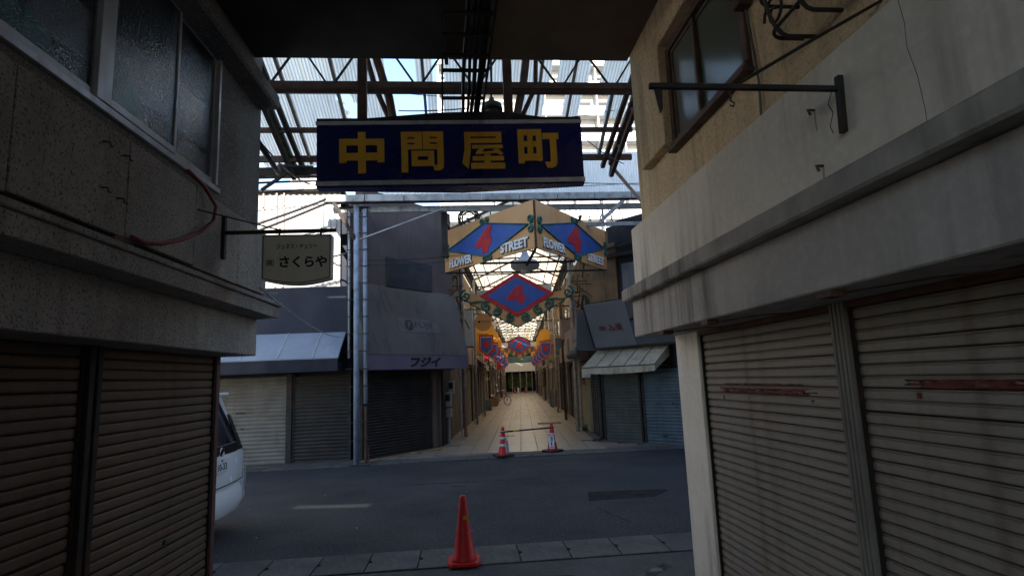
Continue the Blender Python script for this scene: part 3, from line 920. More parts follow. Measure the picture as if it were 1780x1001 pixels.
TR = thing('cable_tray', 'ladder shaped cable tray under the ceiling running out above the navy sign', 'cable tray', (0.1, 5.0, 5.05))
part(TR, 'rail', MB().bar((-0.02, 2.4, 5.05), (-0.225, 8.7, 5.05), 0.022, 0.05), 'dark_steel')
part(TR, 'rail', MB().bar((0.43, 2.4, 5.05), (0.285, 8.7, 5.05), 0.022, 0.05), 'dark_steel')
for k, y in enumerate((2.7, 3.15, 3.6, 4.1, 4.73, 5.06, 5.41, 5.70, 6.31, 6.72, 7.2, 7.8, 8.4)):
    part(TR, 'rung', MB().bar((-0.10 - (y - 4.6) * .034, y, 5.045), (0.38 - (y - 4.6) * .022, y, 5.045), 0.035, 0.028), 'dark_steel')
part(TR, 'hanger_rod', MB().tube([(-0.10, 5.2, 5.05), (-0.10, 5.2, 5.2)], .006, 6).tube([(0.37, 5.2, 5.05), (0.37, 5.2, 5.2)], .006, 6), 'dark_steel')
for k, (xa, xb, r) in enumerate(((0.13, 0.06, .022), (0.19, 0.12, .018), (0.24, 0.17, .024), (0.30, 0.22, .028), (0.335, 0.26, .016))):
    P = [(xa - (y - 4.6) * .02 + .008 * math.sin(y * 3 + k), y, 5.09 + .006 * math.sin(2 * y + k)) for y in [2.4 + .35 * i for i in range(18)]]
    P += [(xb - .02, 8.8, 5.3), (xb - .02, 9.0, 5.6), (xb, 9.3, 5.8)]
    cable('cable', P, r, ('thick', 'slim', 'grey', 'fat', 'thin')[k] + ' black power cable in the tray, number %d of five from the left' % (k + 1), group='cables in the tray')

# ================================================================== road canopy
RZ = lambda y: 5.90 + 0.42 * (10.5 - y)
RR = thing('street_canopy', 'rusty steel canopy over the road with broken translucent corrugated roof sheets', 'canopy', (0, 9.0, 6.5))
TY, TZ = 7.60, 5.87
tr = MB().bar((-3.3, TY - .05, TZ), (3.3, TY - .05, TZ), 0.05, 0.09).bar((-3.3, TY + .06, TZ - .02), (3.3, TY + .06, TZ - .02), 0.05, 0.09)
part(RR, 'bottom_chord', tr, 'rusty_steel')
part(RR, 'top_chord', MB().bar((-3.3, TY, TZ + .55), (3.3, TY, TZ + .55), 0.07, 0.08), 'rusty_steel')
nodes = [n_ * .86 for n_ in (-2.98, -1.99, -0.593, 0.345, 1.753, 2.635)]
for n_ in nodes:
    for s_ in (-1, 1):
        if n_ < -2.9 and s_ < 0:
            continue
        part(RR, 'web', MB().bar((n_ + s_ * .045, TY, TZ + .04), (n_ + s_ * .37, TY, TZ + .55), 0.026, 0.026), 'dark_steel')
part(RR, 'purlin', MB().bar((-3.4, 9.67, 6.17), (3.2, 9.67, 6.17), 0.05, 0.085).bar((-3.4, 9.73, 6.20), (3.2, 9.73, 6.20), 0.08, 0.015), 'rusty_steel')
part(RR, 'purlin', MB().bar((-3.75, 10.3, 5.90), (3.35, 10.3, 5.90), 0.06, 0.11), 'rusty_steel')
part(RR, 'purlin', MB().bar((-3.4, 7.9, 6.93), (3.3, 7.9, 6.93), 0.05, 0.085).bar((-3.4, 7.0, 7.3), (3.3, 7.0, 7.3), 0.05, 0.085), 'rusty_steel')
part(RR, 'eaves_gutter', MB().box(-3.75, 10.50, 5.66, -1.2, 10.66, 5.82), 'dark_steel')
for i, x in enumerate((-2.74, -1.93)):
    part(RR, 'rafter', MB().bar((x, 6.6, RZ(6.6) - .05), (x + .06, 10.45, RZ(10.45) - .05), 0.05, 0.06), 'rafter')
part(RR, 'rafter', MB().bar((2.66, 8.9, RZ(8.9) - .05), (2.71, 10.35, RZ(10.35) - .05), 0.06, 0.06), 'pale_steel')
for x in (-0.50, 1.40, 1.95):
    part(RR, 'rafter', MB().bar((x, 6.6, RZ(6.6) - .05), (x, 9.7, RZ(9.7) - .05), 0.045, 0.05), 'rafter')
for (xa, xb, m_) in ((-3.12, -3.0, 'dark_steel'), (3.12, 2.98, 'rusty_steel')):
    g = MB()
    for dz, dx in ((-.06, 0), (-.30, .0), (-.12, .16 if xa < 0 else -.16)):
        g.bar((xa + dx, 7.5, RZ(7.5) + dz), (xb + dx, 10.5, RZ(10.5) + dz), 0.075, 0.075)
    for k in range(8):
        y = 7.6 + k * .4
        t = (y - 7.5) / 3
        x = xa + (xb - xa) * t
        g.bar((x, y, RZ(y) - .06), (x, y + (.2 if k % 2 else -.2), RZ(y) - .30), 0.035)
    part(RR, 'side_truss', g, m_)
    part(RR, 'side_brace', MB().bar((xb, 10.4, 5.75), (xb + (-.55 if xa < 0 else .75), 10.4, 5.35 if xa < 0 else 4.75), 0.05, 0.05), 'pink_steel' if xa > 0 else 'dark_steel')
for P, wd in (([(-1.16, 7.75, 6.6), (-1.01, 7.75, 6.05), (-0.93, 7.75, 5.8), (-0.86, 7.75, 5.35)], .06), ([(-1.24, 7.8, 6.4), (-1.14, 7.8, 6.0), (-1.0, 7.8, 5.65), (-0.9, 7.8, 5.4)], .04),
              ([(1.08, 7.75, 6.6), (1.0, 7.75, 6.05), (.94, 7.75, 5.8), (.84, 7.75, 5.35)], .06), ([(1.2, 7.8, 6.4), (1.18, 7.8, 6.0), (1.04, 7.8, 5.7), (.90, 7.8, 5.4)], .035)):
    part(RR, 'curved_brace', MB().tube(P, wd, 7), 'rusty_steel')
def sheet(x0, x1, y0, y1, lift, keep=None, rows=1):
    mb = corrugated(MB(), x0, x1, y0, y1, 0.052, 0.009, lambda y: RZ(y) + lift, 4, keep=keep, rows=rows)
    part(RR, 'roof_sheet', mb, 'frp')
def run(x0, x1, y0, y1, lift, **k):
    n = max(1, round((x1 - x0) / .62))
    for i in range(n):
        a, b = x0 + (x1 - x0) * i / n, x0 + (x1 - x0) * (i + 1) / n
        sheet(a, b + .02, y0, y1 + random.uniform(-.03, .03), lift + .006 * (i % 2), **k)
run(-4.3, -1.12, 4.9, 8.98, .03)  # lengthened out of view to shade the navy shop front
sheet(-0.62, -0.35, 6.4, 8.98, .03)
run(-0.17, 1.56, 6.4, 8.98, .03)
run(1.69, 2.2, 6.4, 8.98, .03)
run(2.42, 3.25, 6.4, 8.98, .03)
run(-3.55, -2.12, 8.9, 10.6, 0)
hole = lambda x, y: not (x > -2.0 + .35 * (y - 8.9) + .05 * math.sin(37 * y) and x < -1.72 + .25 * (y - 8.9) + .04 * math.sin(23 * x) and y < 9.55)
sheet(-2.12, -1.50, 8.9, 9.75, 0, keep=hole, rows=30)
sheet(-1.50, -1.1, 8.9, 9.75, .006)
sheet(-0.46, -0.30, 8.9, 9.6, 0)
sheet(-0.20, 0.10, 8.9, 9.7, 0)
sheet(1.12, 1.52, 8.9, 9.7, 0)
sheet(1.86, 2.16, 8.9, 9.7, 0)
sheet(2.62, 3.0, 8.9, 9.5, 0)

# ------------------------------------------------------------------ the navy name board
NS = thing('hanging_sign', 'long navy name board with gold Japanese characters hanging over the road', 'sign', (-0.05, 6.6, 4.08))
NK = 6.6 / 8.5
NM = plane_m((-0.05, 6.6, 1.8 + 3.485 * NK), (1, 0, 0.0085), (0, 0, 1)) @ Matrix.Scale(NK, 4)
hw, hh = 2.045, 0.545
back = [(-hw, 0), (hw, 0), (hw, .16), (0.15, .36), (-hw, .16)]
bb = MB()
k5 = len(back)
V = [NM @ Vector((a, -hh, -d)) for a, d in back] + [NM @ Vector((a, hh, -d)) for a, d in back]
bb.add(V, [(0, 1, 2, 3, 4), (9, 8, 7, 6, 5)] + [(i, (i + 1) % k5, k5 + (i + 1) % k5, k5 + i) for i in range(k5)])
part(NS, 'board', bb, 'sign_navy')
for z0, z1 in ((hh - .095, hh - .035), (-hh + .03, -hh + .10)):
    part(NS, 'trim', MB().prism([(-hw - .01, z0), (hw + .01, z0), (hw + .01, z1), (-hw - .01, z1)], NM @ Matrix.Translation((0, 0, -.004)), 0.02), 'sign_trim')
part(NS, 'top_cap', MB().prism([(-1.75, hh), (1.75, hh - .01), (0.75, hh + .14), (-0.2, hh + .12)], NM @ Matrix.Translation((0, 0, -.2)), 0.16).prism([(-hw, hh - .03), (hw, hh - .03), (hw, hh + .012), (-hw, hh + .012)], NM @ Matrix.Translation((0, 0, -.15)), 0.16), 'dark_steel')
K = 0.0091
def glyph(name, cxp, czp, polys, sc):
    """character strokes given in a drawing grid, centred on the board"""
    xs = [p[0] for P in polys for p in P]
    ys = [p[1] for P in polys for p in P]
    mx, my = (min(xs) + max(xs)) / 2, (min(ys) + max(ys)) / 2
    mb = MB()
    for i, P in enumerate(polys):
        mb.prism([(cxp + (a - mx) * sc, czp - (b - my) * sc) for a, b in P][::-1], NM, 0.018 + 0.0006 * i)
    part(NS, name, mb, 'sign_gold')
R = lambda a, b, c, d: [(a, b), (c, b), (c, d), (a, d)]
sc_ = K / 3.851
glyph('character', -1.435 + .065, 0.002, [R(748, 573, 797, 853), R(630, 620, 748, 664), R(797, 620, 915, 664), R(630, 664, 675, 782), R(870, 664, 915, 780), R(675, 716, 748, 766), R(797, 716, 870, 766)], sc_)
glyph('character', -0.52 + .065, 0.0, [R(1033, 572, 1076, 848), R(1076, 572, 1168, 608), R(1120, 608, 1168, 621), R(1076, 621, 1168, 647), R(1120, 647, 1168, 660), R(1076, 660, 1168, 694),
      R(1264, 572, 1306, 800), [(1264, 800), (1306, 800), (1302, 822), (1280, 838), (1244, 838), (1236, 800)], R(1173, 572, 1264, 608), R(1173, 608, 1217, 620), R(1173, 620, 1264, 647), R(1173, 647, 1217, 659), R(1173, 659, 1264, 694),
      R(1098, 704, 1244, 740), R(1098, 740, 1138, 768), R(1204, 740, 1244, 768), R(1098, 768, 1244, 808)], sc_)
glyph('character', 0.415 + .065, 0.012, [R(140, 570, 345, 602), R(308, 602, 345, 614), R(140, 614, 345, 646), [(100, 570), (140, 570), (140, 700), (122, 824), (82, 782), (100, 690)],
      R(148, 660, 352, 684), [(196, 684), (232, 684), (206, 708), (296, 702), (282, 690), (318, 684), (355, 722), (330, 730), (312, 716), (170, 724), (176, 706)], R(150, 738, 355, 768), R(228, 724, 268, 738), R(228, 768, 268, 784), R(138, 784, 362, 824)], sc_)
glyph('character', 1.282 + .065, 0.03, [R(467, 560, 507, 797), R(507, 560, 627, 603), R(530, 603, 567, 643), R(590, 603, 627, 643), R(507, 643, 627, 683), R(530, 683, 567, 731), R(590, 683, 627, 731), R(507, 731, 627, 778), R(594, 778, 627, 782),
      R(633, 588, 740, 630), R(681, 630, 724, 790), [(681, 790), (724, 790), (716, 816), (694, 830), (656, 830), (642, 788)]], sc_)
for x in (-1.13, 0.66):
    part(NS, 'hanger', MB().box(x - .055, 6.68, 4.86, x + .055, 6.76, 7.35), 'rusty_steel')

DL = thing('dome_lamp', 'dark dome lamp hanging under the canopy truss beside the cable tray', 'lamp', (0.56, 8.3, 5.9))
part(DL, 'shade', MB().lathe([(0.03, .22), (.05, .16), (.15, .10), (.17, .02), (.165, 0)], (0.56, 8.3, 5.86), 18), 'dark_steel', smooth=True)
part(DL, 'bulb', MB().lathe([(.01, -.06), (.07, -.04), (.10, 0), (.10, .02)], (0.56, 8.3, 5.86), 16), 'cable_grey', smooth=True)
part(DL, 'stem', MB().tube([(0.56, 8.3, 6.05), (0.56, 8.2, 6.3), (0.56, 8.1, 6.75)], .02, 6), 'dark_steel')
part(DL, 'loose_wire', MB().tube(spiral((0.68, 8.4, 5.74), .10, .05, 0, 2.2, (1, 0, 0), (0, 0, 1), 30), .005, 5), 'cable')

# ================================================================== far left building
FB = thing('shop_building', 'navy and white corrugated shop across the road on the left with a pale blue canopy', 'building', (-4.2, 14.3, 0))
part(FB, 'wall', MB().box(-12, 14.62, 0, -2.72, 22, 4.2).box(-12, 14.9, 4.2, -2.9, 22, 6.55), 'navy_wall')
part(FB, 'navy_front', MB().box(-12, 14.3, 2.9, -2.76, 14.62, 4.20), 'navy_wall', bevel=0.01)
part(FB, 'pilaster', MB().box(-4.17, 14.33, 0, -4.06, 14.62, 2.9), 'dark_steel')
cw = MB()
n = 0
V, F = [], []
for (x0, x1, yb, z0, z1) in ((-8.5, -2.95, 14.36, 4.2, 6.60),):
    N_ = int((x1 - x0) / .01)
    prof = []
    for i in range(N_ + 1):
        x = x0 + (x1 - x0) * i / N_
        ph = (x / .145) % 1
        d = 0 if ph < .40 else (.028 if .5 < ph < .9 else (.028 * (ph - .4) / .1 if ph <= .5 else .028 * (1 - ph) / .1))
        prof.append((x, yb - d))
    cw.add([(x, y, z0) for x, y in prof] + [(x, y, z1) for x, y in prof], [(i, i + 1, N_ + 2 + i, N_ + 1 + i) for i in range(N_)])
part(FB, 'corrugated_cladding', cw, 'corr_white')
sm = MB()
for k in range(38):
    x = -8.45 + k * .145
    sm.box(x - .012, 14.355 - .002, 4.2, x + .004, 14.36 + .001, 6.6)
part(FB, 'cladding_seam', sm, 'shut_grey', kind='stuff')  # dark strips stand for shade in the rib grooves
part(FB, 'roof_edge', MB().box(-8.6, 14.25, 6.60, -2.85, 14.95, 6.66).tube([(-8.6, 14.24, 6.64), (-2.85, 14.24, 6.64)], .035, 6), 'dark_steel')
dp = MB()
for x in (-4.82, -4.5, -4.32):
    dp.tube([(x, 14.28, 6.6), (x + .01, 14.28, 4.2)], .022, 6)
part(FB, 'downpipe', dp, 'pink_steel')
CN = part(FB, 'canopy', MB().extr([(14.3, 3.07), (14.3, 3.0), (13.42, 2.36), (13.42, 2.43)], -9, -2.80, 'x'), 'canopy_blue')
sm = MB()
for x in (-5.75, -4.95, -4.15, -3.37):
    sm.bar((x, 14.3, 3.078), (x, 13.42, 2.438), 0.02, 0.012)
part(CN, 'seam', sm, 'pale_steel')
part(CN, 'valance', MB().box(-9, 13.40, 2.12, -2.80, 13.44, 2.40).box(-2.84, 13.44, 2.12, -2.80, 14.3, 2.34), 'valance_navy')
def shutter(root, f, y0, y1, x, z0, z1, out, m, pitch=.06, name='shutter'):
    """roller shutter in a frame whose y runs along the front and x out of it; one ribbed curtain, its slats are a few pixels high"""
    n_ = int((z1 - z0) / pitch)
    prof = [(x, z0)]
    for k in range(n_):
        z = z0 + k * pitch
        prof += [(x + out * .022, z + .006), (x + out * .030, z + pitch * .45), (x + out * .020, z + pitch * .78), (x, z + pitch * .84), (x, z + pitch)]
    prof += [(x - out * .03, z0 + n_ * pitch), (x - out * .03, z0)]
    return prof
def add_shutter(root, kind, a0, a1, d, z0, z1, out, m, pitch=.06, handle=None):
    prof = shutter(root, None, a0, a1, d, z0, z1, out, m, pitch)
    if kind == 'y':
        mb = MB().extr(prof, a0, a1, 'y')
    else:
        mb = MB().extr(prof, a0, a1, 'x')
    s_ = part(root, 'shutter', mb, m)
    for a in (a0, a1):
        fr = MB()
        if kind == 'y':
            fr.box(d - out * .03, a - .03, z0, d + out * .045, a + .03, z1)
        else:
            fr.box(a - .03, d - out * .03, z0, a + .03, d + out * .045, z1)
        part(s_, 'guide_rail', fr, 'dark_steel')
    if handle:
        hb = MB()
        for (a, z, w_) in handle:
            if kind == 'y':
                hb.box(d + out * .022, a - w_ / 2, z, d + out * .045, a + w_ / 2, z + .035)
            else:
                hb.box(a - w_ / 2, d + out * .022, z, a + w_ / 2, d + out * .045, z + .035)
        part(s_, 'handle', hb, 'dark_steel')
    return s_
add_shutter(FB, 'x', -6.9, -4.17, 14.42, 0.03, 2.12, -1, 'shut_grey', .092, [(-5.25, 1.22, .2), (-5.2, .85, .05)])
add_shutter(FB, 'x', -4.04, -2.72, 14.42, 0.0, 2.10, -1, 'shut_dark', .085, [(-3.3, .9, .04)])
part(FB, 'paper_slip', MB().box(-3.45, 14.2, .014, -3.2, 14.32, .02), 'paper')
part(FB, 'step', MB().box(-7, 14.05, 0, -2.6, 14.6, .03), 'concrete')

AC = thing('air_conditioner', 'white air conditioner outdoor unit on the roof of the corrugated shop', 'air conditioner', (-3.85, 14.7, 6.66))
part(AC, 'casing', MB().box(-4.27, 14.55, 6.70, -3.40, 14.9, 7.30), 'ac_white', bevel=0.015)
part(AC, 'fan_guard', MB().lathe([(.22, -.01), (.22, .012)], (0, 0, 0), 28), 'shut_grey').matrix_local = Matrix.Translation(Vector((-3.98, 14.545, 7.0)) - BASE[AC.name]) @ Matrix.Rotation(PI / 2, 4, 'X') @ Matrix.Translation(BASE[AC.name])
gr = MB()
for r in (.05, .09, .13, .17, .21):
    gr.tube([(-3.98 + r * math.cos(t), 14.53, 7.0 + r * math.sin(t)) for t in [2 * PI * i / 24 for i in range(24)]], .006, 4, closed=True)
for k in range(8):
    t = PI * k / 8
    gr.bar((-3.98 + .22 * math.cos(t), 14.53, 7.0 + .22 * math.sin(t)), (-3.98 - .22 * math.cos(t), 14.53, 7.0 - .22 * math.sin(t)), .008)
part(AC, 'grille', gr, 'ac_white')
part(AC, 'foot', MB().box(-4.2, 14.58, 6.66, -4.1, 14.88, 6.70).box(-3.58, 14.58, 6.66, -3.48, 14.88, 6.70), 'dark_steel')

# ================================================================== the chamfered shop left of the arcade
FU = thing('shop_building', 'purple grey corner shop left of the arcade mouth with a long faded awning', 'building', (0, 0, 0), FUJ)
part(FU, 'wall', MB().box(-0.3, -0.02, 2.1, 0.0, 3.25, 6.7).box(-3.5, 0.4, 2.1, -0.3, 2.6, 6.7).box(-0.3, -0.02, 0, -0.12, 2.75, 2.1), 'wall_purple', bevel=0.01)
part(FU, 'blank_panel', MB().box(0.0, 0.72, 4.25, 0.03, 2.40, 5.03), 'panel_grey', bevel=0.006)
prof = [(0.0, 4.22), (0.0, 4.26), (0.47, 2.50), (0.47, 2.46)]
AWN = part(FU, 'awning', MB().extr(prof, -0.28, 3.35), 'awning_purple')
part(AWN, 'valance', MB().box(0.452, -0.28, 2.12, 0.468, 3.35, 2.475), 'valance_purple')
for y in (3.33, -0.28):
    part(AWN, 'end_flap', MB().extr([(0.0, 4.22), (0.45, 2.47), (0.45, 2.14), (0.0, 2.14)], y, y + .02), 'awning_purple')
up = Vector((-0.47, 0, 1.76)).normalized()
AWM = plane_m((0.27, 1.62, 3.258), (0, 1, 0), up)
part(AWN, 'faded_patch', MB().prism([(-.75, -.19), (.75, -.19), (.75, .19), (-.75, .19)], AWM, .006), 'patch_lilac')
part(AWN, 'emblem', MB().lathe([(.15, .006), (.15, .009)], (0, 0, 0), 28), 'ink_grey').matrix_local = Matrix.Translation(-BASE[FU.name]) @ AWM @ Matrix.Translation((-.36, 0, 0)) @ Matrix.Translation(BASE[FU.name])
text(AWN, 'emblem_letter', 'F', AWM @ Matrix.Translation((-.36, 0, .009)), .17, 'patch_lilac', depth=.004, bold=.03, italic=.25)
text(AWN, 'lettering', 'FUJII', AWM @ Matrix.Translation((.16, 0, .006)), .19, 'ink_grey', width=.62, depth=.003)
text(AWN, 'lettering', 'フジイ', plane_m((0.468, 1.66, 2.30), (0, 1, 0), (0, 0, 1)), .26, 'ink', width=1.12, depth=.004, bold=.045, italic=.2)
add_shutter(FU, 'y', 0.03, 2.36, -0.1, 0.0, 2.2, 1, 'shut_dark', .072, [(1.33, 1.30, .27), (1.33, 1.16, .27), (1.33, .75, .12)])
part(FU, 'pilaster', MB().box(-0.14, 2.39, 0, 0.0, 2.52, 2.1), 'facade2', bevel=0.005)
part(FU, 'paper_slip', MB().box(0.05, 1.45, .016, 0.16, 1.6, .022), 'paper')
part(FU, 'threshold', MB().box(-0.05, -0.1, 0, 0.24, 2.7, .021), 'tile_ochre')
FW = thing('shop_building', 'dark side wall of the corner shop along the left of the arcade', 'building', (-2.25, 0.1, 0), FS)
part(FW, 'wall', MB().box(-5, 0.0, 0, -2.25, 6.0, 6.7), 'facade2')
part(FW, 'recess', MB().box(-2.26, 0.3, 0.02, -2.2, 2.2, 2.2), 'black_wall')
for k, (u, v, z, w_, h_) in enumerate(((-2.2, 0.75, 1.05, .3, .42), (-2.2, 1.55, 1.4, .3, .40), (-2.2, 0.78, 0.75, .36, .24))):
    mt = thing('electric_meter', ('lower grey electric meter box with a window beside the dark corner shop shutter',
               'grey electric meter box with a window, higher one nearer the arcade post', 'plain grey junction box on a pipe under the lower meter')[k], 'meter box', (u, v, z), FS)
    part(mt, 'box', MB().box(u, v, z, u + .16, v + w_, z + h_), 'meter', bevel=0.012)
    if k < 2:
        part(mt, 'window', MB().box(u + .02, v - .006, z + h_ * .4, u + .14, v, z + h_ * .85), 'glass_dark')
    else:
        part(mt, 'pipe', MB().tube([(u + .08, v + .1, z), (u + .08, v + .1, .03)], .05, 8), 'meter')

# the steel pole and pipes at the kerb
PO = thing('steel_pole', 'blue grey steel pole with banded pipes at the far kerb carrying the arcade gutter', 'pole', (-2.43, 13.62, 0))
part(PO, 'post', MB().tube([(-2.42, 13.62, 0), (-2.43, 13.62, 6.05)], .065, 12), 'blue_steel', smooth=True)
part(PO, 'pipe', MB().tube([(-2.22, 13.66, 1.35), (-2.24, 13.66, 5.95)], .05, 10), 'blue_steel', smooth=True)
part(PO, 'conduit', MB().tube([(-2.60, 13.66, 2.4), (-2.61, 13.66, 5.9)], .028, 8), 'pale_steel', smooth=True)
part(PO, 'stub_pipe', MB().tube([(-2.22, 13.66, 0), (-2.22, 13.66, 1.3)], .035, 8).tube([(-2.15, 13.64, 0), (-2.16, 13.64, .4)], .012, 6), 'rusty_steel')
for k in range(14):
    z = .55 + k * .4
    part(PO, 'band', MB().bar((-2.68, 13.60, z), (-2.14, 13.60, z + .006), .012, .02), 'dark_steel')
part(PO, 'base_plate', MB().box(-2.58, 13.52, 0, -2.1, 13.76, .035), 'concrete')

# ================================================================== far arcade front: gutter beam and frame
AG = thing('arcade_gutter', 'long pale steel gutter beam across the arcade mouth', 'gutter', (0.7, 13.5, 6.1))
for i in range(9):
    x0 = -3.14 + i * .93
    part(AG, 'section', MB().box(x0 + .006, 13.44, 6.085 + .0, x0 + .93 - .006, 13.62, 6.255), 'pale_steel', bevel=0.01)
part(AG, 'joint_strap', MB().box(-3.15, 13.50, 6.07, 5.2, 13.60, 6.10), 'dark_steel')
part(AG, 'lower_beam', MB().box(-3.0, 13.72, 5.90, 5.2, 13.80, 6.04), 'pale_steel')
part(AG, 'lower_beam', MB().box(2.6, 14.3, 5.62, 5.6, 14.36, 5.72), 'pale_steel')
part(AG, 'bracket', MB().bar((-2.94, 13.52, 6.08), (-2.45, 13.6, 5.2), 0.09, 0.09), 'dark_steel')
part(AG, 'bracket', MB().bar((4.12, 13.55, 6.06), (3.60, 13.6, 5.62), 0.08, 0.09).bar((3.58, 13.6, 5.85), (3.58, 13.6, 5.5), .05), 'pale_steel')
part(AG, 'strut', MB().bar((-2.35, 13.6, 5.20), (-0.36, 13.6, 5.93), 0.03, 0.03), 'pale_steel')
part(AG, 'post', MB().box(-0.42, 13.9, 4.8, -0.27, 14.02, 6.0), 'dark_steel')
for (x0, n_, d_, za, zb, y, wd, nm) in ((2.55, 12, .14, 5.62, 5.95, 13.9, .02, 'lattice'), (-2.75, 10, .06, 5.3, 6.02, 13.7, .014, 'lattice')):
    lt = MB().bar((x0 - .1, y, zb), (x0 + n_ * d_, y, zb), .03)
    for k in range(n_):
        x = x0 + k * d_
        lt.bar((x + (.3 if d_ < .1 else (.1 if k % 2 else -.1)), y, za), (x, y, zb), wd)
    part(AG, nm, lt, 'dark_steel')
# pale gable above the arcade
single('arcade_gable', corrugated(MB(), -2.2, 6.5, 6.9, 8.3, .076, .012, lambda y: 0, 4), 'corr_pale', 'pale corrugated gable wall rising behind the arcade gutter', 'gable wall', base=(0, 0, 0),
       frame=Matrix(((1, 0, 0, 0), (0, 0, 1, 15.9), (0, 1, 0, 0), (0, 0, 0, 1))))

# ================================================================== right far corner shop (outward is -x in RCH)
RS = thing('shop_building', 'corner shop right of the arcade mouth with green and blue shutters under a striped awning', 'building', (0, 0, 0), RCH)
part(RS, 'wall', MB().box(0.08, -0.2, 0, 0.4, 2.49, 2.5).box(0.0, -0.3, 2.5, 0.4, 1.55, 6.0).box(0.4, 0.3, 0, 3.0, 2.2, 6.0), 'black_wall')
part(RS, 'brown_wall', MB().box(-0.02, 1.62, 3.3, 0.4, 2.52, 5.4), 'brown_wall', bevel=.01)
part(RS, 'grey_sheet', MB().box(-0.04, 0.75, 3.6, 0.0, 1.42, 4.75), 'sheet_grey')
gs = MB()
for k in range(7):
    gs.box(-0.055, 0.78 + k * .09, 3.6, -0.04, 0.81 + k * .09, 4.74)
part(RS, 'sheet_rib', gs, 'sheet_grey')
part(RS, 'upper_beam', MB().bar((-0.1, -0.3, 4.95), (-0.1, 2.3, 5.05), .07, .10).bar((-0.1, -0.3, 5.35), (-0.1, 2.3, 5.2), .04, .06), 'shut_dark')
add_shutter(RS, 'y', 1.16, 2.36, 0.05, 0.0, 1.92, -1, 'shut_green', .082)
add_shutter(RS, 'y', -0.22, 1.06, 0.05, 0.0, 1.92, -1, 'shut_blue', .082, [(.2, 1.0, .05), (.65, 1.0, .05), (.5, .2, .12)])
part(RS, 'downpipe', MB().tube([(-0.02, 2.44, 2.0), (-0.02, 2.44, .12), (-0.1, 2.5, .04), (-0.3, 2.56, .03)], .04, 8), 'dark_steel', smooth=True)
part(RS, 'step', MB().box(-0.25, -0.3, 0, 0.1, 2.5, .03), 'concrete')
part(RS, 'front_wall', MB().box(-0.0, -3.0, 0, 0.4, -0.21, 6.0), 'shut_dark')
SBX = thing('sign_board', 'slate blue leaning sign board with dark red script above the striped awning', 'sign', (-0.2, 1.6, 2.6), RCH)
prof = [(-0.60, 3.70), (-0.64, 3.66), (-0.22, 2.52), (-0.16, 2.50), (-0.05, 2.50), (-0.05, 3.70)]
part(SBX, 'board', MB().extr(prof, 0.98, 2.35), 'signbox_blue', bevel=.006)
part(SBX, 'side_board', MB().extr([(a + .012, b) for a, b in prof], -0.6, 0.975), 'signbox_dark')
part(SBX, 'edge_trim', MB().bar((-0.66, 2.36, 3.70), (-0.23, 2.36, 2.5), .02, .04).bar((-0.2, 2.36, 2.485), (-0.2, -0.6, 2.485), .05, .025).bar((-0.63, 2.36, 3.71), (-0.63, -0.6, 3.71), .03, .02), 'dark_steel')
SX = plane_m((-0.437, 1.62, 3.02), (0, -1, 0), (-0.42, 0, 1.14))
text(SBX, 'lettering', '㈲', SX @ Matrix.Translation((-.27, 0, 0)), .15, 'ink_red', width=.2, depth=.004, bold=.01)
text(SBX, 'lettering', 'ゐ', SX @ Matrix.Translation((.03, -.01, 0)), .17, 'ink_red', width=.20, depth=.004, italic=-.1)
text(SBX, 'lettering', '樂', SX @ Matrix.Translation((.27, 0, 0)), .21, 'ink_red', width=.22, depth=.004, italic=-.1)
text(SBX, 'lettering', '割', SX @ Matrix.Translation((.80, .04, -.010)), .34, 'ink', width=.30, depth=.004, bold=.03)
AW = thing('awning', 'grubby striped cream awning over the green and blue shutters', 'awning', (-0.2, 1.2, 2.0), RCH)
n = 20
V, F = [], []
for i in range(n + 1):
    y = 0.15 + 2.3 * i / n
    sag = .012 * math.cos(i * 2.2)
    V += [(-0.02, y, 2.46), (-0.35 + sag, y, 2.27 - .03 + sag * .5), (-0.72, y, 2.00 - .02 * math.sin(PI * i / n)), (-0.73, y, 1.83 - .035 * math.sin(PI * i / n) + .01 * (i % 2))]
for i in range(n):
    for j in range(3):
        a = i * 4 + j
        F.append((a, a + 1, a + 5, a + 4))
cv = part(AW, 'canvas', MB().add(V, F), 'awning_tan', smooth=False)
sm = MB()
for i in range(0, n + 1, 4):
    y = 0.15 + 2.3 * i / n
    sm.bar((-0.05, y, 2.452), (-0.72, y, 2.01), .012, .008)
part(AW, 'seam', sm, 'awning_brown')
part(AW, 'end_flap', MB().extr([(-0.02, 2.45), (-0.70, 2.0), (-0.70, 1.86), (-0.02, 2.2)], 0.16, 0.175), 'awning_tan')
part(AW, 'frame', MB().tube([(-0.72, 0.15, 1.99), (-0.72, 2.45, 1.99)], .014, 6).tube([(-0.02, 0.17, 1.95), (-0.7, 0.17, 1.98)], .012, 6).tube([(-0.02, 2.43, 1.95), (-0.7, 2.43, 1.98)], .012, 6), 'dark_steel')
# side wall of that shop and its neighbours along the arcade
RW = thing('shop_building', 'shop wall with dark shutters round the right corner of the arcade', 'building', (2.25, 0, 0), FS)
part(RW, 'wall', MB().box(2.25, 0.1, 0, 6, 6.2, 5.9), 'brown_wall')
for k in range(4):
    add_shutter(RW, 'y', 0.25 + k * .42, 0.25 + k * .42 + .36, 2.22, 0.0, 2.0, -1, 'shut_tan', .08)
part(RW, 'concrete_pier', MB().box(2.12, 2.3, 0, 2.25, 4.2, 2.2), 'conc_yellow', bevel=.01)
part(RW, 'base_kerb', MB().box(1.98, 0.1, 0, 2.25, 6.0, .05), 'concrete')
SA = thing('awning', 'dark brown folded awning round the right corner above the side shutters', 'awning', (2.2, 1.2, 2.4), FS)
part(SA, 'canvas', MB().extr([(2.24, 3.7), (2.24, 3.66), (1.55, 2.42), (1.55, 2.47)], 0.35, 2.2), 'awning_brown')
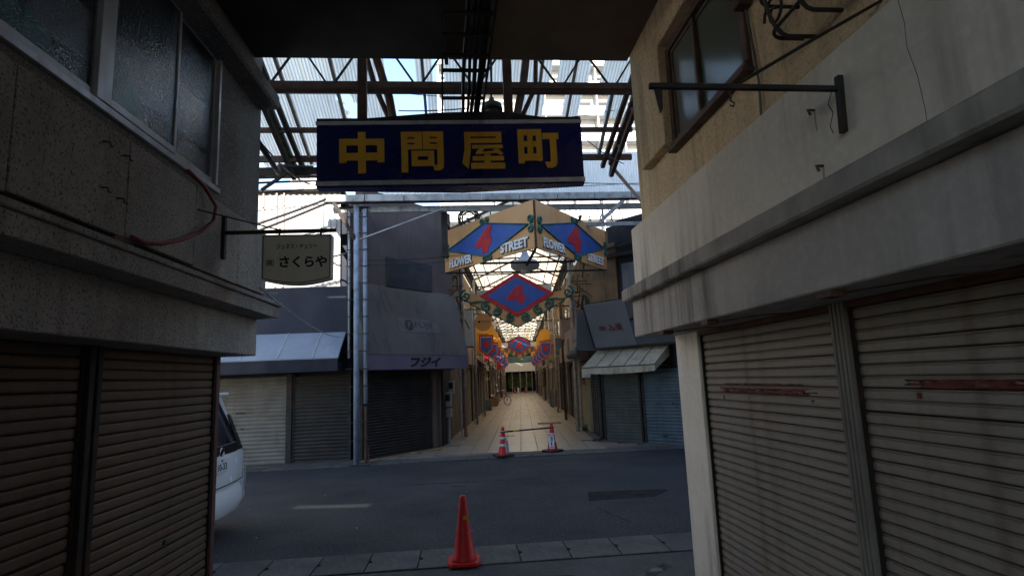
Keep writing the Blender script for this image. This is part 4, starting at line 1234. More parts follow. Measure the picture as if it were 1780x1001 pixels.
part(SA, 'side_panel', MB().extr([(2.24, 3.7), (1.70, 3.62), (1.62, 2.5), (2.24, 2.45)], 0.12, 0.33), 'signbox_dark')
part(SA, 'roll', MB().tube([(1.6, 0.2, 2.42), (1.6, 2.3, 2.42)], .11, 10), 'awning_brown', smooth=True)
PB = thing('sign_board', 'faded pinkish board with a violet square above the right side shops', 'sign', (2.0, 3.2, 2.5), FS)
part(PB, 'board', MB().box(1.72, 2.5, 2.30, 2.24, 5.4, 3.35), 'board_pink', bevel=.01)
part(PB, 'square', MB().box(1.712, 3.6, 2.55, 1.72, 4.3, 3.05), 'board_violet')
WB = thing('wall_lamp_box', 'small white meter box under the brown awning on the right corner', 'meter box', (2.0, 1.9, 1.7), FS)
part(WB, 'box', MB().box(1.95, 1.9, 1.72, 2.2, 2.2, 2.05), 'white_paint', bevel=.01)
part(WB, 'lid', MB().box(1.93, 1.88, 2.05, 2.2, 2.22, 2.08), 'meter')
MB2 = thing('meter_box', 'brown meter box on the yellowish concrete pier', 'meter box', (2.1, 3.0, 1.5), FS)
part(MB2, 'box', MB().box(2.0, 2.9, 1.5, 2.12, 3.3, 1.9), 'cardboard', bevel=.008)
part(MB2, 'window', MB().box(2.04, 2.894, 1.65, 2.10, 2.9, 1.82), 'glass_dark')
lf = MB()
for i in range(70):
    a = random.uniform(0, 2 * PI)
    r = random.uniform(0, .16)
    x, y = 2.02 + r * math.cos(a) * .6, 2.9 + r * math.sin(a) * 2
    h = random.uniform(.06, .26)
    d = random.uniform(-.08, .08)
    lf.add([(x, y, .02), (x + .012, y + .012, .02), (x + d, y + d, h)], [(0, 1, 2)])
    lf.add([(x + d, y + d, h), (x + d + .03, y + d + .01, h - .02), (x + d + .01, y + d + .04, h - .03)], [(0, 1, 2)])
single('weed_tuft', lf, 'leaf', 'small green weeds growing at the foot of the yellowish pier', 'weeds', base=(2.05, 2.9, 0.02), frame=FS)

# neighbours down both sides of the arcade
names = ('grey plastered', 'tan rendered', 'dark brown', 'sandy', 'pale grey', 'ochre')
order = ('second', 'third', 'fourth', 'fifth', 'sixth', 'seventh', 'eighth', 'ninth', 'tenth', 'eleventh', 'twelfth')
for side in (-1, 1):
    v = 6.1 if side < 0 else 6.3
    k = 0
    while v < 54:
        L_ = random.choice((5.2, 6.0, 6.8))
        fi = (k * 2 + (0 if side < 0 else 3)) % 6
        h_ = random.choice((6.5, 6.7, 6.9))
        w0 = side * (2.22 + random.uniform(-.04, .06))
        b = thing('shop_building', names[(k * 2 + (0 if side < 0 else 3)) % 6] + ' shop on the %s of the arcade, %s house from the road' % ('left' if side < 0 else 'right', order[k]), 'building', (w0, v, 0), FS, 'shops along the arcade')
        part(b, 'wall', MB().box(w0, v, 0, side * 6, v + L_ - .04, h_), 'facade%d' % fi)
        for q in range(2):
            add_shutter(b, 'y', v + .4 + q * (L_ / 2 - .1), v + .4 + q * (L_ / 2 - .1) + L_ / 2 - .6, w0 - side * .02, 0, 2.3, -side, ('shut_tan', 'shut_dark', 'shut_grey')[(k + q) % 3], .07)
            part(b, 'window', MB().box(w0 - side * .04, v + .6 + q * L_ / 2, 3.6, w0 + side * .02, v + L_ / 2 - .4 + q * L_ / 2, 4.8), 'glass_dark')
        part(b, 'fascia', MB().box(w0 - side * random.uniform(.1, .35), v + .2, 2.4, w0, v + L_ - .3, 3.1), ('board_pink', 'facade1', 'awning_brown', 'facade4', 'sheet_grey')[(k + (side > 0)) % 5], bevel=.01)
        part(b, 'pilaster', MB().box(w0 - side * .12, v + .02, 0, w0, v + .22, h_), 'facade%d' % ((fi + 2) % 6))
        v += L_
        k += 1
sg = (('white_paint', 'white'), ('board_pink', 'pinkish'), ('disc_orange', 'orange'), ('shut_blue', 'blue grey'), ('red_paint', 'red'), ('conc_yellow', 'yellowish'))
for side in (-1, 1):
    for k in range(9):
        v = 4.6 + k * 5.3 + (1.7 if side > 0 else 0)
        mm, cn = sg[(k * 2 + (side > 0)) % 6]
        z0, h_ = random.uniform(2.4, 3.3), random.uniform(.7, 1.5)
        u0, u1 = side * 2.2, side * random.uniform(1.62, 1.75)
        t_ = thing('blade_sign', '%s upright blade sign sticking out on the %s side, %s from the road' % (cn, 'left' if side < 0 else 'right', (('nearest',) + order)[k]), 'sign', (u0, v, z0), FS, 'blade signs along the arcade')
        part(t_, 'board', MB().box(u0, v, z0, u1, v + .14, z0 + h_), mm, bevel=.01)
        for zz in (z0 + h_, z0 - .03):
            part(t_, 'frame', MB().box(min(u0, u1), v - .012, zz, max(u0, u1), v + .152, zz + .03), 'dark_steel')
        if k % 2 == 0 and k < 2:
            continue
        if k % 2 == 0:
            t_ = thing('goods_box', '%s stacked crates against the %s shops, %s from the road' % (('brown', 'grey', 'blue')[k % 3], 'left' if side < 0 else 'right', (('nearest',) + order)[k // 2]), 'crates', (side * 1.95, v + 2.2, 0), FS)
            for q_ in range(random.choice((2, 3))):
                part(t_, 'crate', MB().box(side * 2.15, v + 2 + random.uniform(-.04, .04), .02 + q_ * .33, side * 1.72, v + 2.6, .33 + q_ * .33), ('cardboard', 'meter', 'shut_blue')[k % 3], bevel=.01)
        else:
            t_ = thing('shop_awning', 'small %s awning over a shop on the %s side, %s from the road' % (('tan', 'brown', 'purple')[k % 3], 'left' if side < 0 else 'right', (('nearest',) + order)[k // 2]), 'awning', (side * 2.2, v + 2, 2.5), FS)
            part(t_, 'canvas', MB().extr([(side * 2.22, 2.95), (side * 2.22, 2.9), (side * 1.6, 2.4), (side * 1.6, 2.45)], v + 1.2, v + 3.6), ('awning_tan', 'awning_brown', 'awning_purple')[k % 3])
            part(t_, 'valance', MB().box(side * 1.59, v + 1.2, 2.2, side * 1.61, v + 3.6, 2.44), ('awning_brown', 'awning_tan', 'valance_purple')[k % 3])
NTH = ('first', 'second', 'third', 'fourth', 'fifth', 'sixth', 'seventh', 'eighth', 'ninth', 'tenth', 'eleventh', 'twelfth', 'thirteenth', 'fourteenth', 'fifteenth', 'sixteenth', 'seventeenth')
for side in (-1, 1):
    for k in range(11):
        v = 2.6 + 4.9 * k + (0.4 if side > 0 else 0)
        u = side * 1.80
        p_ = thing('arcade_pole', 'slim rusty roof pole, %s from the road along the %s side of the arcade' % (NTH[k], 'left' if side < 0 else 'right'), 'pole', (u, v, 0), FS, 'roof poles along the arcade')
        part(p_, 'post', MB().tube([(u, v, 0), (u, v, 5.9)], .055, 8), ('rusty_steel', 'rafter', 'pale_steel', 'pink_steel')[(k * 3 + side) % 4], smooth=True)
        if k < 5:
            part(p_, 'pipe', MB().tube([(u + side * .13, v + .05, 0), (u + side * .13, v + .05, 5.6)], .03, 6), ('pale_steel', 'rafter')[k % 2])
for side in (-1, 1):
    t_ = thing('wire_tangle', 'tangle of dark wires and brackets along the upper %s wall inside the arcade mouth' % ('left' if side < 0 else 'right'), 'wires', (side * 2.1, 3, 4), FS)
    for k in range(9):
        u = side * random.uniform(1.9, 2.15)
        v0, z0 = random.uniform(-.2, 3.5), random.uniform(2.9, 5.6)
        P = [Vector((u, v0, z0))]
        for i in range(5):
            P.append(P[-1] + Vector((-side * random.uniform(-.10, .10), random.uniform(.2, 1.0), random.uniform(-.35, .35))))
        part(t_, 'strand', MB().tube(P, random.uniform(.012, .03), 5), 'cable')
    for k in range(5):
        v0, z0 = .3 + k * 1.3, 4.4 + .3 * (k % 2)
        part(t_, 'bracket', MB().bar((side * 2.2, v0, z0), (side * 1.7, v0, z0), .03).bar((side * 2.2, v0, z0 - .4), (side * 1.75, v0, z0 - .02), .022), 'rusty_steel')
# ------------------------------------------------------------------ the arcade roof
RO = thing('arcade_roof', 'translucent pitched roof on thin ribs running down the far arcade', 'roof', (0, 0, 5.9), FS)
for k in range(19):
    v = 0.4 + 3 * k
    for s_ in (-1, 1):
        part(RO, 'roof_panel', MB().add([(0, v + .02, 7.15), (0, v + 2.98, 7.15), (s_ * 2.35, v + 2.98, 6.10), (s_ * 2.35, v + .02, 6.10)], [(0, 1, 2, 3)]), 'frp_far')
    rb = MB().bar((-2.0, v, 6.18), (0, v, 7.08), .05, .07).bar((2.0, v, 6.18), (0, v, 7.08), .05, .07).bar((-2.0, v, 5.9), (2.0, v, 5.9), .035, .05).tube([(0, v, 7.08), (0, v, 5.9)], .018, 5)
    for s_ in (-1, 1):
        rb.bar((s_ * 1.0, v, 6.62), (s_ * .5, v, 5.9), .025).bar((s_ * 1.0, v, 6.62), (s_ * 1.0, v, 5.9), .02)
    part(RO, 'rib', rb, 'rusty_steel')
pu = MB()
for x, z in ((0, 7.1), (-.7, 6.80), (.7, 6.80), (-1.35, 6.5), (1.35, 6.5)):
    pu.bar((x, 0.2, z), (x, 57, z), .03, .04)
part(RO, 'purlin', pu, 'dark_steel')
for s_ in (-1, 1):
    g = MB().bar((s_ * 1.85, -.9, 5.55), (s_ * 1.85, 57, 5.55), .05, .05).bar((s_ * 1.85, -.9, 6.1), (s_ * 1.85, 57, 6.1), .05, .05).bar((s_ * 1.5, -.9, 5.8), (s_ * 1.5, 57, 5.8), .04, .04)
    for k in range(150):
        v = -.8 + k * .38
        g.bar((s_ * 1.85, v, 5.55), (s_ * 1.85, v + .19, 6.1), .022).bar((s_ * 1.85, v + .19, 6.1), (s_ * 1.85, v + .38, 5.55), .022).bar((s_ * 1.85, v, 5.55), (s_ * 1.5, v, 5.8), .022)
    part(RO, 'lattice_girder', g, 'dark_steel')
for k in range(8):
    v = 7.2 + 6 * k
    part(RO, 'tie_bar', MB().bar((-2.1, v, 4.62), (2.1, v, 4.62), .04, .04).bar((-2.1, v + .02, 5.25), (2.1, v + .02, 5.25), .03, .03), 'dark_steel')
single('roof_basket', MB().tube([(0.55 * .5 * math.cos(t), 0, .27 * math.sin(t)) for t in [2 * PI * i / 20 for i in range(20)]], .03, 6, True)
       .tube([(.18 * math.cos(t), .02, .18 * math.sin(t)) for t in [2 * PI * i / 20 for i in range(20)]], .025, 6, True)
       .tube([(.23 * math.cos(t), .05, .24 * math.sin(t)) for t in [2 * PI * i / 20 for i in range(20)]], .02, 6, True)
       .bar((-.3, -.02, .1), (.3, -.02, .1), .025).bar((-.3, -.02, 0), (.3, -.02, 0), .025).bar((-.3, -.02, -.1), (.3, -.02, -.1), .025).bar((-.26, -.02, .2), (.26, -.02, .2), .025),
       'dark_steel', 'round dark wire basket coil hanging left of the orange arcade sign', 'coil', frame=Matrix.Translation((0.28, 14.6, 5.95)))

# ------------------------------------------------------------------ the two winged arcade sign
def wing(root, p0, p1, z0, z1):
    """board between two ground points, left to right as seen from the road; returns its plane, width, height"""
    a, b = Vector((*p0, (z0 + z1) / 2)), Vector((*p1, (z0 + z1) / 2))
    m = plane_m((a + b) / 2, (b - a), (0, 0, 1))
    return m, (b - a).length, z1 - z0
AS = thing('arcade_sign', 'orange two winged arcade sign with blue diamonds reading FLOWER STREET and a red 4', 'sign', (1.69, 12.3, 4.6))
def four(m, w_, h_):
    return [[(-.10 * w_, -.18 * h_), (-.10 * w_, -.30 * h_)] and [(a * w_, b * h_) for a, b in ((.06, .50), (.36, .50), (.36, -.06), (.48, -.06), (.48, -.28), (.36, -.28), (.36, -.5), (.06, -.5), (.06, -.28), (-.48, -.28), (-.48, -.08))]]
for wi, (p0, p1) in enumerate((((-0.38, 15.0), (1.665, 12.3)), ((1.725, 12.3), (4.03, 15.2)))):
    m, w_, h_ = wing(AS, p0, p1, 4.605, 5.715)
    bo = part(AS, 'board', MB().prism([(-w_ / 2, -h_ / 2), (w_ / 2, -h_ / 2), (w_ / 2, h_ / 2), (-w_ / 2, h_ / 2)], m @ Matrix.Translation((0, 0, -.05)), .05), 'orange', bevel=.006)
    rh = [(-.46 * w_, -.0 * h_), (0.02 * w_, -.40 * h_), (.45 * w_, .02 * h_), (.0, .36 * h_)]
    part(bo, 'diamond', MB().prism(rh, m, .012), 'panel_blue')
    tr_ = MB()
    for i in range(4):
        a, b = rh[i], rh[(i + 1) % 4]
        tr_.bar(m @ Vector((*a, .016)), m @ Vector((*b, .016)), .03, .035, up=m.to_3x3() @ Vector((0, 0, 1)))
    ax, ay = m.to_3x3() @ Vector((1, 0, 0)), m.to_3x3() @ Vector((0, 1, 0))
    for (a, b) in rh:
        for s_ in (-1, 1):
            if abs(a) > .2 * w_:
                c = m @ Vector((a + (.02 * w_ if a > 0 else -.0 * w_), b + s_ * .10 * h_, .02))
                tr_.tube(spiral(c, .098, .02, -s_ * PI / 2, 1.3 * s_ * (1 if a > 0 else -1), ax, ay), .026, 6)
            else:
                c = m @ Vector((a + s_ * .028 * w_, b + (.06 * h_ if b > 0 else -.03 * h_), .02))
                tr_.tube(spiral(c, .085, .02, PI / 2 * (1 + s_), 1.3 * s_, ax, ay), .02, 6)
    part(bo, 'scroll_border', tr_, 'green_scroll', smooth=True)
    text(bo, 'numeral', '4', m @ Matrix.Translation((-.015 * w_, -.02 * h_, .012)), .58 * h_, 'red_paint', width=.19 * w_, depth=.012, bold=.075, italic=.2 if wi == 0 else 0)
    for wd, cx, cy in (('FLOWER', -.295, -.335), ('STREET', .305, -.325)):
        text(bo, 'letter_backing', wd, m @ Matrix.Translation((cx * w_ + .018, cy * h_ - .018, .0)), .215 * h_, 'ink_grey', width=.285 * w_, depth=.010, bold=.04)  # dark offset copy stands for the letters' cast shadow
        text(bo, 'lettering', wd, m @ Matrix.Translation((cx * w_, cy * h_, .0)), .20 * h_, 'letter_white', width=.275 * w_, depth=.026, bold=.03)
part(AS, 'ridge_bar', MB().box(1.67, 12.30, 4.60, 1.72, 12.36, 5.70), 'crust')
part(AS, 'under_frame', MB().bar((-.36, 15.0, 4.59), (4.0, 15.15, 4.60), .04).bar((1.69, 12.4, 4.6), (1.69, 15.1, 4.6), .05).bar((0.5, 14.0, 4.63), (2.9, 14.0, 4.63), .05), 'dark_steel')
LP = thing('pendant_lamp', 'large pale saucer lamp hanging beneath the orange arcade sign', 'lamp', (1.69, 14.5, 5.0))
part(LP, 'shade', MB().lathe([(.06, .52), (.09, .36), (.16, .24), (.30, .19), (.37, .12), (.38, .05), (.33, -.02), (.16, -.05)], (1.69, 14.5, 4.58), 28), 'lamp_white', smooth=True)
part(LP, 'globe', MB().lathe([(.01, -.14), (.09, -.12), (.13, -.06), (.14, 0)], (1.69, 14.5, 4.56), 20), 'lamp_white', smooth=True)
part(LP, 'stem', MB().tube([(1.69, 14.5, 5.08), (1.69, 14.5, 5.9)], .02, 6), 'dark_steel')

# ------------------------------------------------------------------ diamond signs across the arcade
def diamond(v, z, label):
    D_ = thing('diamond_sign', label, 'sign', (0, v, z), FS, 'diamond signs over the arcade')
    m = plane_m((0, v, z), (1, 0, 0), (0, 0, 1))
    part(D_, 'chevron', MB().prism([(-1.52, .10), (-1.52, -.22), (0, -1.03), (1.52, -.22), (1.52, .10), (1.10, .03), (0, -.62), (-1.10, .03)], m @ Matrix.Translation((0, 0, -.06)), .04), 'orange')
    part(D_, 'frame', MB().prism([(-1.19, 0), (0, -.70), (1.19, 0), (0, .70)], m @ Matrix.Translation((0, 0, -.015)), .03), 'red_paint')
    part(D_, 'panel', MB().prism([(-.96, 0), (0, -.56), (.96, 0), (0, .56)], m, .022), 'panel_blue')
    part(D_, 'numeral', MB().prism([(a * .62, b * .58) for a, b in ((.05, .50), (.34, .50), (.34, -.06), (.50, -.06), (.50, -.28), (.34, -.28), (.34, -.5), (.10, -.5), (.10, -.28), (-.48, -.28), (-.48, -.10))], m @ Matrix.Translation((-.02, -.01, .018)), .012), 'red_paint')
    part(D_, 'numeral_eye', MB().prism([(-.05, -.035), (.05, -.035), (.05, .06)], m @ Matrix.Translation((0, .02, .0)), .032), 'panel_blue')
    sw = MB()
    X, Z = (1, 0, 0), (0, 0, 1)
    for s_ in (-1, 1):
        for (a, b, r) in ((.22, -.72, .125), (.66, -.50, .135), (.98, -.34, .15), (1.62, .02, .16)):
            sw.tube(spiral((s_ * a, v - .03, z + b), r * 1.15, .03, PI / 2, 1.35 * -s_ * (1 if a != .66 else -1), X, Z), .034, 6)
        sw.tube([(0, v - .03, z - 1.04), (s_ * .75, v - .03, z - .64), (s_ * 1.5, v - .03, z - .24)], .022, 6)
        sw.tube([(s_ * .9, v - .03, z - .2), (s_ * 1.2, v - .03, z - .16), (s_ * 1.45, v - .03, z - .2), (s_ * 1.62, v - .03, z - .14)], .026, 6)
        sw.tube([(s_ * 1.6, v, z + .0), (s_ * 2.1, v, z + .02)], .02, 6)
    part(D_, 'scrollwork', sw, 'green_scroll', smooth=True)
diamond(1.9, 4.40, 'large blue and red diamond sign with a 4 hanging just inside the arcade mouth')
diamond(29.0, 4.29, 'second smaller looking diamond sign with a 4 hung deep inside the arcade')
# ------------------------------------------------------------------ shields and discs
nth = ('nearest', 'second', 'third', 'fourth', 'fifth', 'sixth')
for side, vs in ((-1, (9.6, 15.2, 20.5, 26, 33, 41)), (1, (15.7, 20.5, 26, 33, 41))):
    for k, v in enumerate(vs):
        u = side * 1.46
        sw_ = 'left' if side < 0 else 'right'
        b = thing('shield_banner', '%s blue shield banner with red edge along the %s side of the arcade' % (nth[k], sw_), 'banner', (u, v, 3.75), FS, 'shield banners along the arcade')
        m = plane_m((u, v, 3.75), (1, 0, 0), (0, 0, 1))
        P = lambda s: [(-.32 * s, -.48 + .48 * s), (-.32 * s, -.48 - .18 * s), (0, -.48 - .48 * s), (.32 * s, -.48 - .18 * s), (.32 * s, -.48 + .48 * s)]
        part(b, 'edge', MB().prism(P(1.0), m @ Matrix.Translation((0, 0, -.02)), .02), 'red_paint')
        part(b, 'dotted_line', MB().prism(P(.83), m, .004), 'reflective')
        part(b, 'field', MB().prism(P(.77), m, .010), 'panel_blue')
        part(b, 'emblem', MB().prism([(0, -.66), (-.15, -.48), (-.15, -.36), (0, -.30), (.15, -.36), (.15, -.48)], m @ Matrix.Translation((0, .05, .006)), .010), 'red_paint')
        part(b, 'arm', MB().bar((u - .1 * side, v, 3.78), (side * 1.85, v, 3.78), .025), 'dark_steel')
        d = thing('round_sign', '%s plain orange disc above the shields on the %s side' % (nth[k], sw_), 'sign', (u, v + .05, 4.1), FS, 'orange discs along the arcade')
        part(d, 'disc', MB().lathe([(.34, 0), (.34, .03)], (0, 0, 0), 28), 'disc_orange').matrix_local = Matrix.Translation(Vector((u, v + .8, 4.12)) - BASE[d.name]) @ Matrix.Rotation(PI / 2, 4, 'X') @ Matrix.Translation(BASE[d.name])
        part(d, 'arm', MB().bar((u, v + .85, 4.12), (side * 1.85, v + .85, 4.12), .022), 'dark_steel')
TD = thing('round_sign', 'brownish round shop sign with small dark lettering high on the left of the arcade', 'sign', (-1.43, 7.4, 4.1), FS)
part(TD, 'disc', MB().lathe([(.36, 0), (.36, .04)], (0, 0, 0), 28), 'orange').matrix_local = Matrix.Translation(Vector((-1.43, 7.4, 4.10)) - BASE[TD.name]) @ Matrix.Rotation(PI / 2, 4, 'X') @ Matrix.Translation(BASE[TD.name])
text(TD, 'lettering', '●フジイ', plane_m((-1.40, 7.358, 4.13), (1, 0, 0), (0, 0, 1)), .10, 'ink', width=.5, depth=.004, bold=.03)
part(TD, 'arm', MB().bar((-1.43, 7.42, 4.45), (-1.85, 7.42, 4.45), .025), 'dark_steel')
for k, (u, v, z, w_, h_) in enumerate(((-1.25, 11.5, 4.35, .34, .34), (1.05, 13.5, 4.55, .2, .26), (-.95, 22, 3.95, .4, .3), (.95, 22, 3.95, .38, .3), (1.0, 4.2, 4.85, .5, .4), (-1.15, 4.4, 4.75, .6, .45))):
    b = thing('hanging_board', 'blank white board over the arcade, ' + ('left, just past the brownish disc', 'small one below the right of the first diamond', 'left of the second diamond', 'right of the second diamond', 'behind the right of the first diamond', 'behind the left of the first diamond')[k], 'board', (u, v, z), FS, 'white boards over the arcade')
    part(b, 'board', MB().box(u - w_ / 2, v, z - h_ / 2, u + w_ / 2, v + .03, z + h_ / 2), 'white_paint')
    part(b, 'hanger', MB().tube([(u, v + .015, z + h_ / 2), (u, v + .015, z + h_ / 2 + .4)], .01, 5), 'dark_steel')

# ------------------------------------------------------------------ the far end
EN = thing('end_shop', 'dark open shop front with a greenish display closing the far end of the arcade', 'shop', (0, 57, 0), FS)
part(EN, 'side_wall', MB().box(-6, 57, 0, -2.0, 58, 6).box(2.0, 57, 0, 6, 58, 6).box(-6, 60, 0, 6, 60.2, 7).box(-6, 57.6, 2.9, 6, 58, 8).box(-6, 57, 2.9, -2.2, 60, 8).box(-6, 57.6, 2.9, 6, 60.2, 3.0), 'black_wall')
part(EN, 'header', MB().box(-2.3, 56.6, 3.75, 2.3, 56.7, 4.45), 'teal_strip')
part(EN, 'banner', MB().box(-2.2, 55.0, 2.55, 2.2, 55.04, 3.62), 'white_paint')
part(EN, 'display', MB().box(-1.6, 59.4, 0.5, 1.6, 59.6, 2.3), 'shop_display')
part(EN, 'floor', MB().box(-2.0, 57, 0, 2.0, 60, .03), 'tile_b')
for x in (-1.1, -.1, .7, 1.4):
    part(EN, 'post', MB().box(x, 57.2, 0, x + .08, 57.28, 2.5), 'pale_steel')
part(EN, 'bollard', MB().box(-.45, 54.5, 0.02, -.2, 54.7, .6), 'paper')

# ================================================================== cones, bar
def cone(x, y, z, label, striped, group=None, s=1.0, frame=I4, base_m='cone_red', rot=0):
    t = thing('traffic_cone', label, 'traffic cone', (x, y, z), frame @ Matrix.Identity(4), group)
    H = .635 * s
    part(t, 'base', MB().prism([(-.16, -.12), (-.12, -.16), (.12, -.16), (.16, -.12), (.16, .12), (.12, .16), (-.12, .16), (-.16, .12)], Matrix.Translation((x, y, z)) @ Matrix.Rotation(rot, 4, 'Z') @ Matrix.Scale(s * (1.25 if striped else 1.0), 4), .035), base_m, bevel=.008)
    part(t, 'body', MB().lathe([(.128 * s, .03), (.128 * s, .05 * s), (.112 * s, .075 * s), (.062 * s, .36 * s), (.033 * s, H - .02), (.026 * s, H), (.008, H + .004)], (x, y, z), 28), 'cone_red', smooth=True)
    R_ = lambda zz: .112 * s + (.033 * s - .112 * s) * (zz - .075 * s) / (H - .02 - .075 * s)
    if striped:
        for za, zb in ((.21, .27), (.36, .42), (.51, .545)):
            part(t, 'band', MB().lathe([(R_(za * s) - .005, za * s), (R_(za * s) + .004, za * s + .001), (R_(zb * s) + .004, zb * s), (R_(zb * s) - .005, zb * s)], (x, y, z), 28, cap=False), 'reflective', smooth=True)
    else:
        part(t, 'sticker', MB().prism([(-.018, -.02), (.03, -.022), (.03, .015), (-.016, .018)], plane_m((x + .018, y - R_(.43) - .002 + .012, z + .435), (1, 0.12, 0), (0, 0.12, 1)), .004), 'yellow')
    return t
cone(-0.03, 6.06, 0.02, 'plain red traffic cone standing alone on the near kerb slabs', False)
c1 = cone(0.90, 13.72, 0.02, 'left striped red cone of the pair at the arcade mouth, joined by a bar', True, 'barrier cones at the arcade mouth', base_m='rubber', rot=.3, s=1.05)
c2 = cone(2.12, 14.18, 0.012, 'right striped red cone of the pair with a white notice facing the road', True, 'barrier cones at the arcade mouth', base_m='rubber', rot=.7, s=1.05)
def notice(root, x, y, z, yaw, w_):
    m = plane_m((x, y, z), (math.cos(yaw), math.sin(yaw), 0), (0, .1, 1))
    n_ = part(root, 'notice', MB().prism([(-w_ / 2, -.15), (w_ / 2, -.15), (w_ / 2, .15), (-w_ / 2, .15)], m, .004), 'paper')
    mb = MB()
    for k in range(2):
        mb.prism([(-w_ * .22, .04 + k * .05), (w_ * .25, .035 + k * .05), (w_ * .25, .065 + k * .05), (-w_ * .1, .07 + k * .05)], m @ Matrix.Translation((0, 0, .004)), .002)
    mb.prism([(-w_ * .1, -.08), (w_ * .08, -.08), (w_ * .08, .01), (-w_ * .1, .01)], m @ Matrix.Translation((0, 0, .004)), .002)
    mb.prism([(-w_ * .32, -.12), (w_ * .3, -.12), (w_ * .3, -.105), (-w_ * .32, -.105)], m @ Matrix.Translation((0, 0, .004)), .002)
    part(n_, 'print', mb, 'ink')
notice(c2, 2.085, 14.06, .25, -.15, .13)
notice(c1, 0.985, 13.66, .24, .75, .10)
BA = thing('barrier_bar', 'black and yellow bar resting on the two striped cones', 'barrier', (1.5, 13.95, .57))
a, b = Vector((0.90, 13.72, .57)), Vector((2.12, 14.18, .575))
part(BA, 'bar', MB().tube([a, b], .018, 8), 'rubber')
part(BA, 'yellow_band', MB().tube([a.lerp(b, .20), a.lerp(b, .32)], .0215, 8), 'yellow')
part(BA, 'end_ring', MB().tube([a + Vector((.055 * math.cos(t), .055 * math.sin(t), 0)) for t in [2 * PI * i / 14 for i in range(14)]], .012, 6, True).tube([b + Vector((.055 * math.cos(t), .055 * math.sin(t), 0)) for t in [2 * PI * i / 14 for i in range(14)]], .012, 6, True), 'rubber')
cone(-.75, 53.6, 0.02, 'left of two tiny striped cones at the far end of the arcade', True, 'cones at the far end', frame=FS, base_m='rubber')
cone(.55, 53.6, 0.02, 'right of two tiny striped cones at the far end of the arcade', True, 'cones at the far end', frame=FS, base_m='rubber')

# bicycle
BI = thing('bicycle', 'city bicycle with a basket parked on the left side deep in the arcade', 'bicycle', (-1.35, 23.6, 0), FS)
BM = Matrix.Translation((-1.35, 23.6, 0)) @ Matrix.Rotation(math.radians(-38), 4, 'Z')
tp = lambda *p: BM @ Vector(p)
for x in (-.52, .52):
    ring = [tp(x + .31 * math.cos(t), 0, .33 + .31 * math.sin(t)) for t in [2 * PI * i / 24 for i in range(24)]]
    wl = part(BI, 'wheel', MB().tube(ring, .018, 6, True), 'rubber')
    rm = MB().tube([tp(x + .28 * math.cos(t), 0, .33 + .28 * math.sin(t)) for t in [2 * PI * i / 24 for i in range(24)]], .010, 5, True)
    for i in range(10):
        t = 2 * PI * i / 10
        rm.bar(tp(x, 0, .33), tp(x + .28 * math.cos(t), 0, .33 + .28 * math.sin(t)), .006)
    part(wl, 'rim', rm, 'alu')
part(BI, 'frame', MB().tube([tp(-.52, 0, .33), tp(-.12, 0, .30), tp(.36, 0, .62), tp(.42, 0, .82)], .018, 6).tube([tp(-.52, 0, .33), tp(-.22, 0, .70)], .014, 6).tube([tp(-.12, 0, .30), tp(-.25, 0, .80)], .017, 6).tube([tp(.52, 0, .33), tp(.40, 0, .85), tp(.37, 0, .98)], .017, 6), 'blue_steel')
part(BI, 'saddle', MB().box(-.12, -.07, 0, .14, .07, .06), 'rubber', bevel=.02).matrix_local = Matrix.Translation(-BASE[BI.name]) @ BM @ Matrix.Translation((-.28, 0, .80)) @ Matrix.Translation(BASE[BI.name])
part(BI, 'handlebar', MB().tube([tp(.22, -.27, 1.0), tp(.37, -.1, 1.02), tp(.37, .1, 1.02), tp(.22, .27, 1.0)], .013, 6), 'alu')
bk = MB()
for z in (.72, .82, .95):
    bk.tube([tp(.45, -.16, z), tp(.78, -.16, z), tp(.78, .16, z), tp(.45, .16, z)], .008, 5, True)
for i in range(6):
    bk.bar(tp(.45 + .33 * i / 5, -.16, .72), tp(.45 + .33 * i / 5, -.16, .95), .006).bar(tp(.45 + .33 * i / 5, .16, .72), tp(.45 + .33 * i / 5, .16, .95), .006)
part(BI, 'basket', bk, 'dark_steel')
CBX = thing('cardboard_box', 'brown box standing beside the parked bicycle', 'box', (-1.75, 22.2, 0), FS)
part(CBX, 'carton', MB().box(-2.05, 21.8, .02, -1.55, 22.4, .62), 'cardboard', bevel=.01)
part(CBX, 'flap', MB().box(-2.07, 21.78, .62, -1.8, 22.42, .64), 'cardboard')

# ================================================================== van
VN = thing('parked_van', 'white van parked on the road, its rear corner showing past the left building', 'van', (-5.2, 7.8, 0))
# outline of the side (x, z), rear at the right
side = [(-7.35, .28), (-7.42, .55), (-7.25, .95), (-6.55, 1.12), (-5.75, 1.70), (-5.4, 1.78), (-3.62, 1.77), (-3.42, 1.70), (-3.20, 1.10), (-3.13, .95), (-3.10, .62), (-3.12, .30)]
V, F = [], []
rows_ = ((6.98, .0), (7.02, .05), (7.8, .11), (8.58, .05), (8.62, .0))
for y, infl in rows_:
    for (x, z) in side:
        tuck = .10 * max(0, (z - .95) / .8)
        yy = 7.8 + (y - 7.8) * (1 - tuck)
        xx = x + (infl if x > -4 else -infl) * (1.0 if z < 1.72 else .4)
        V.append((xx, yy, z + (.02 if infl and z > 1.6 else 0)))
k = len(side)
F.append(tuple(range(k))[::-1])
F.append(tuple(range((len(rows_) - 1) * k, len(rows_) * k)))
for r in range(len(rows_) - 1):
    for i in range(k):
        j = (i + 1) % k
        F.append((r * k + i, r * k + j, (r + 1) * k + j, (r + 1) * k + i))
part(VN, 'body', MB().add(V, F), 'car_white', bevel=.03, smooth=True)
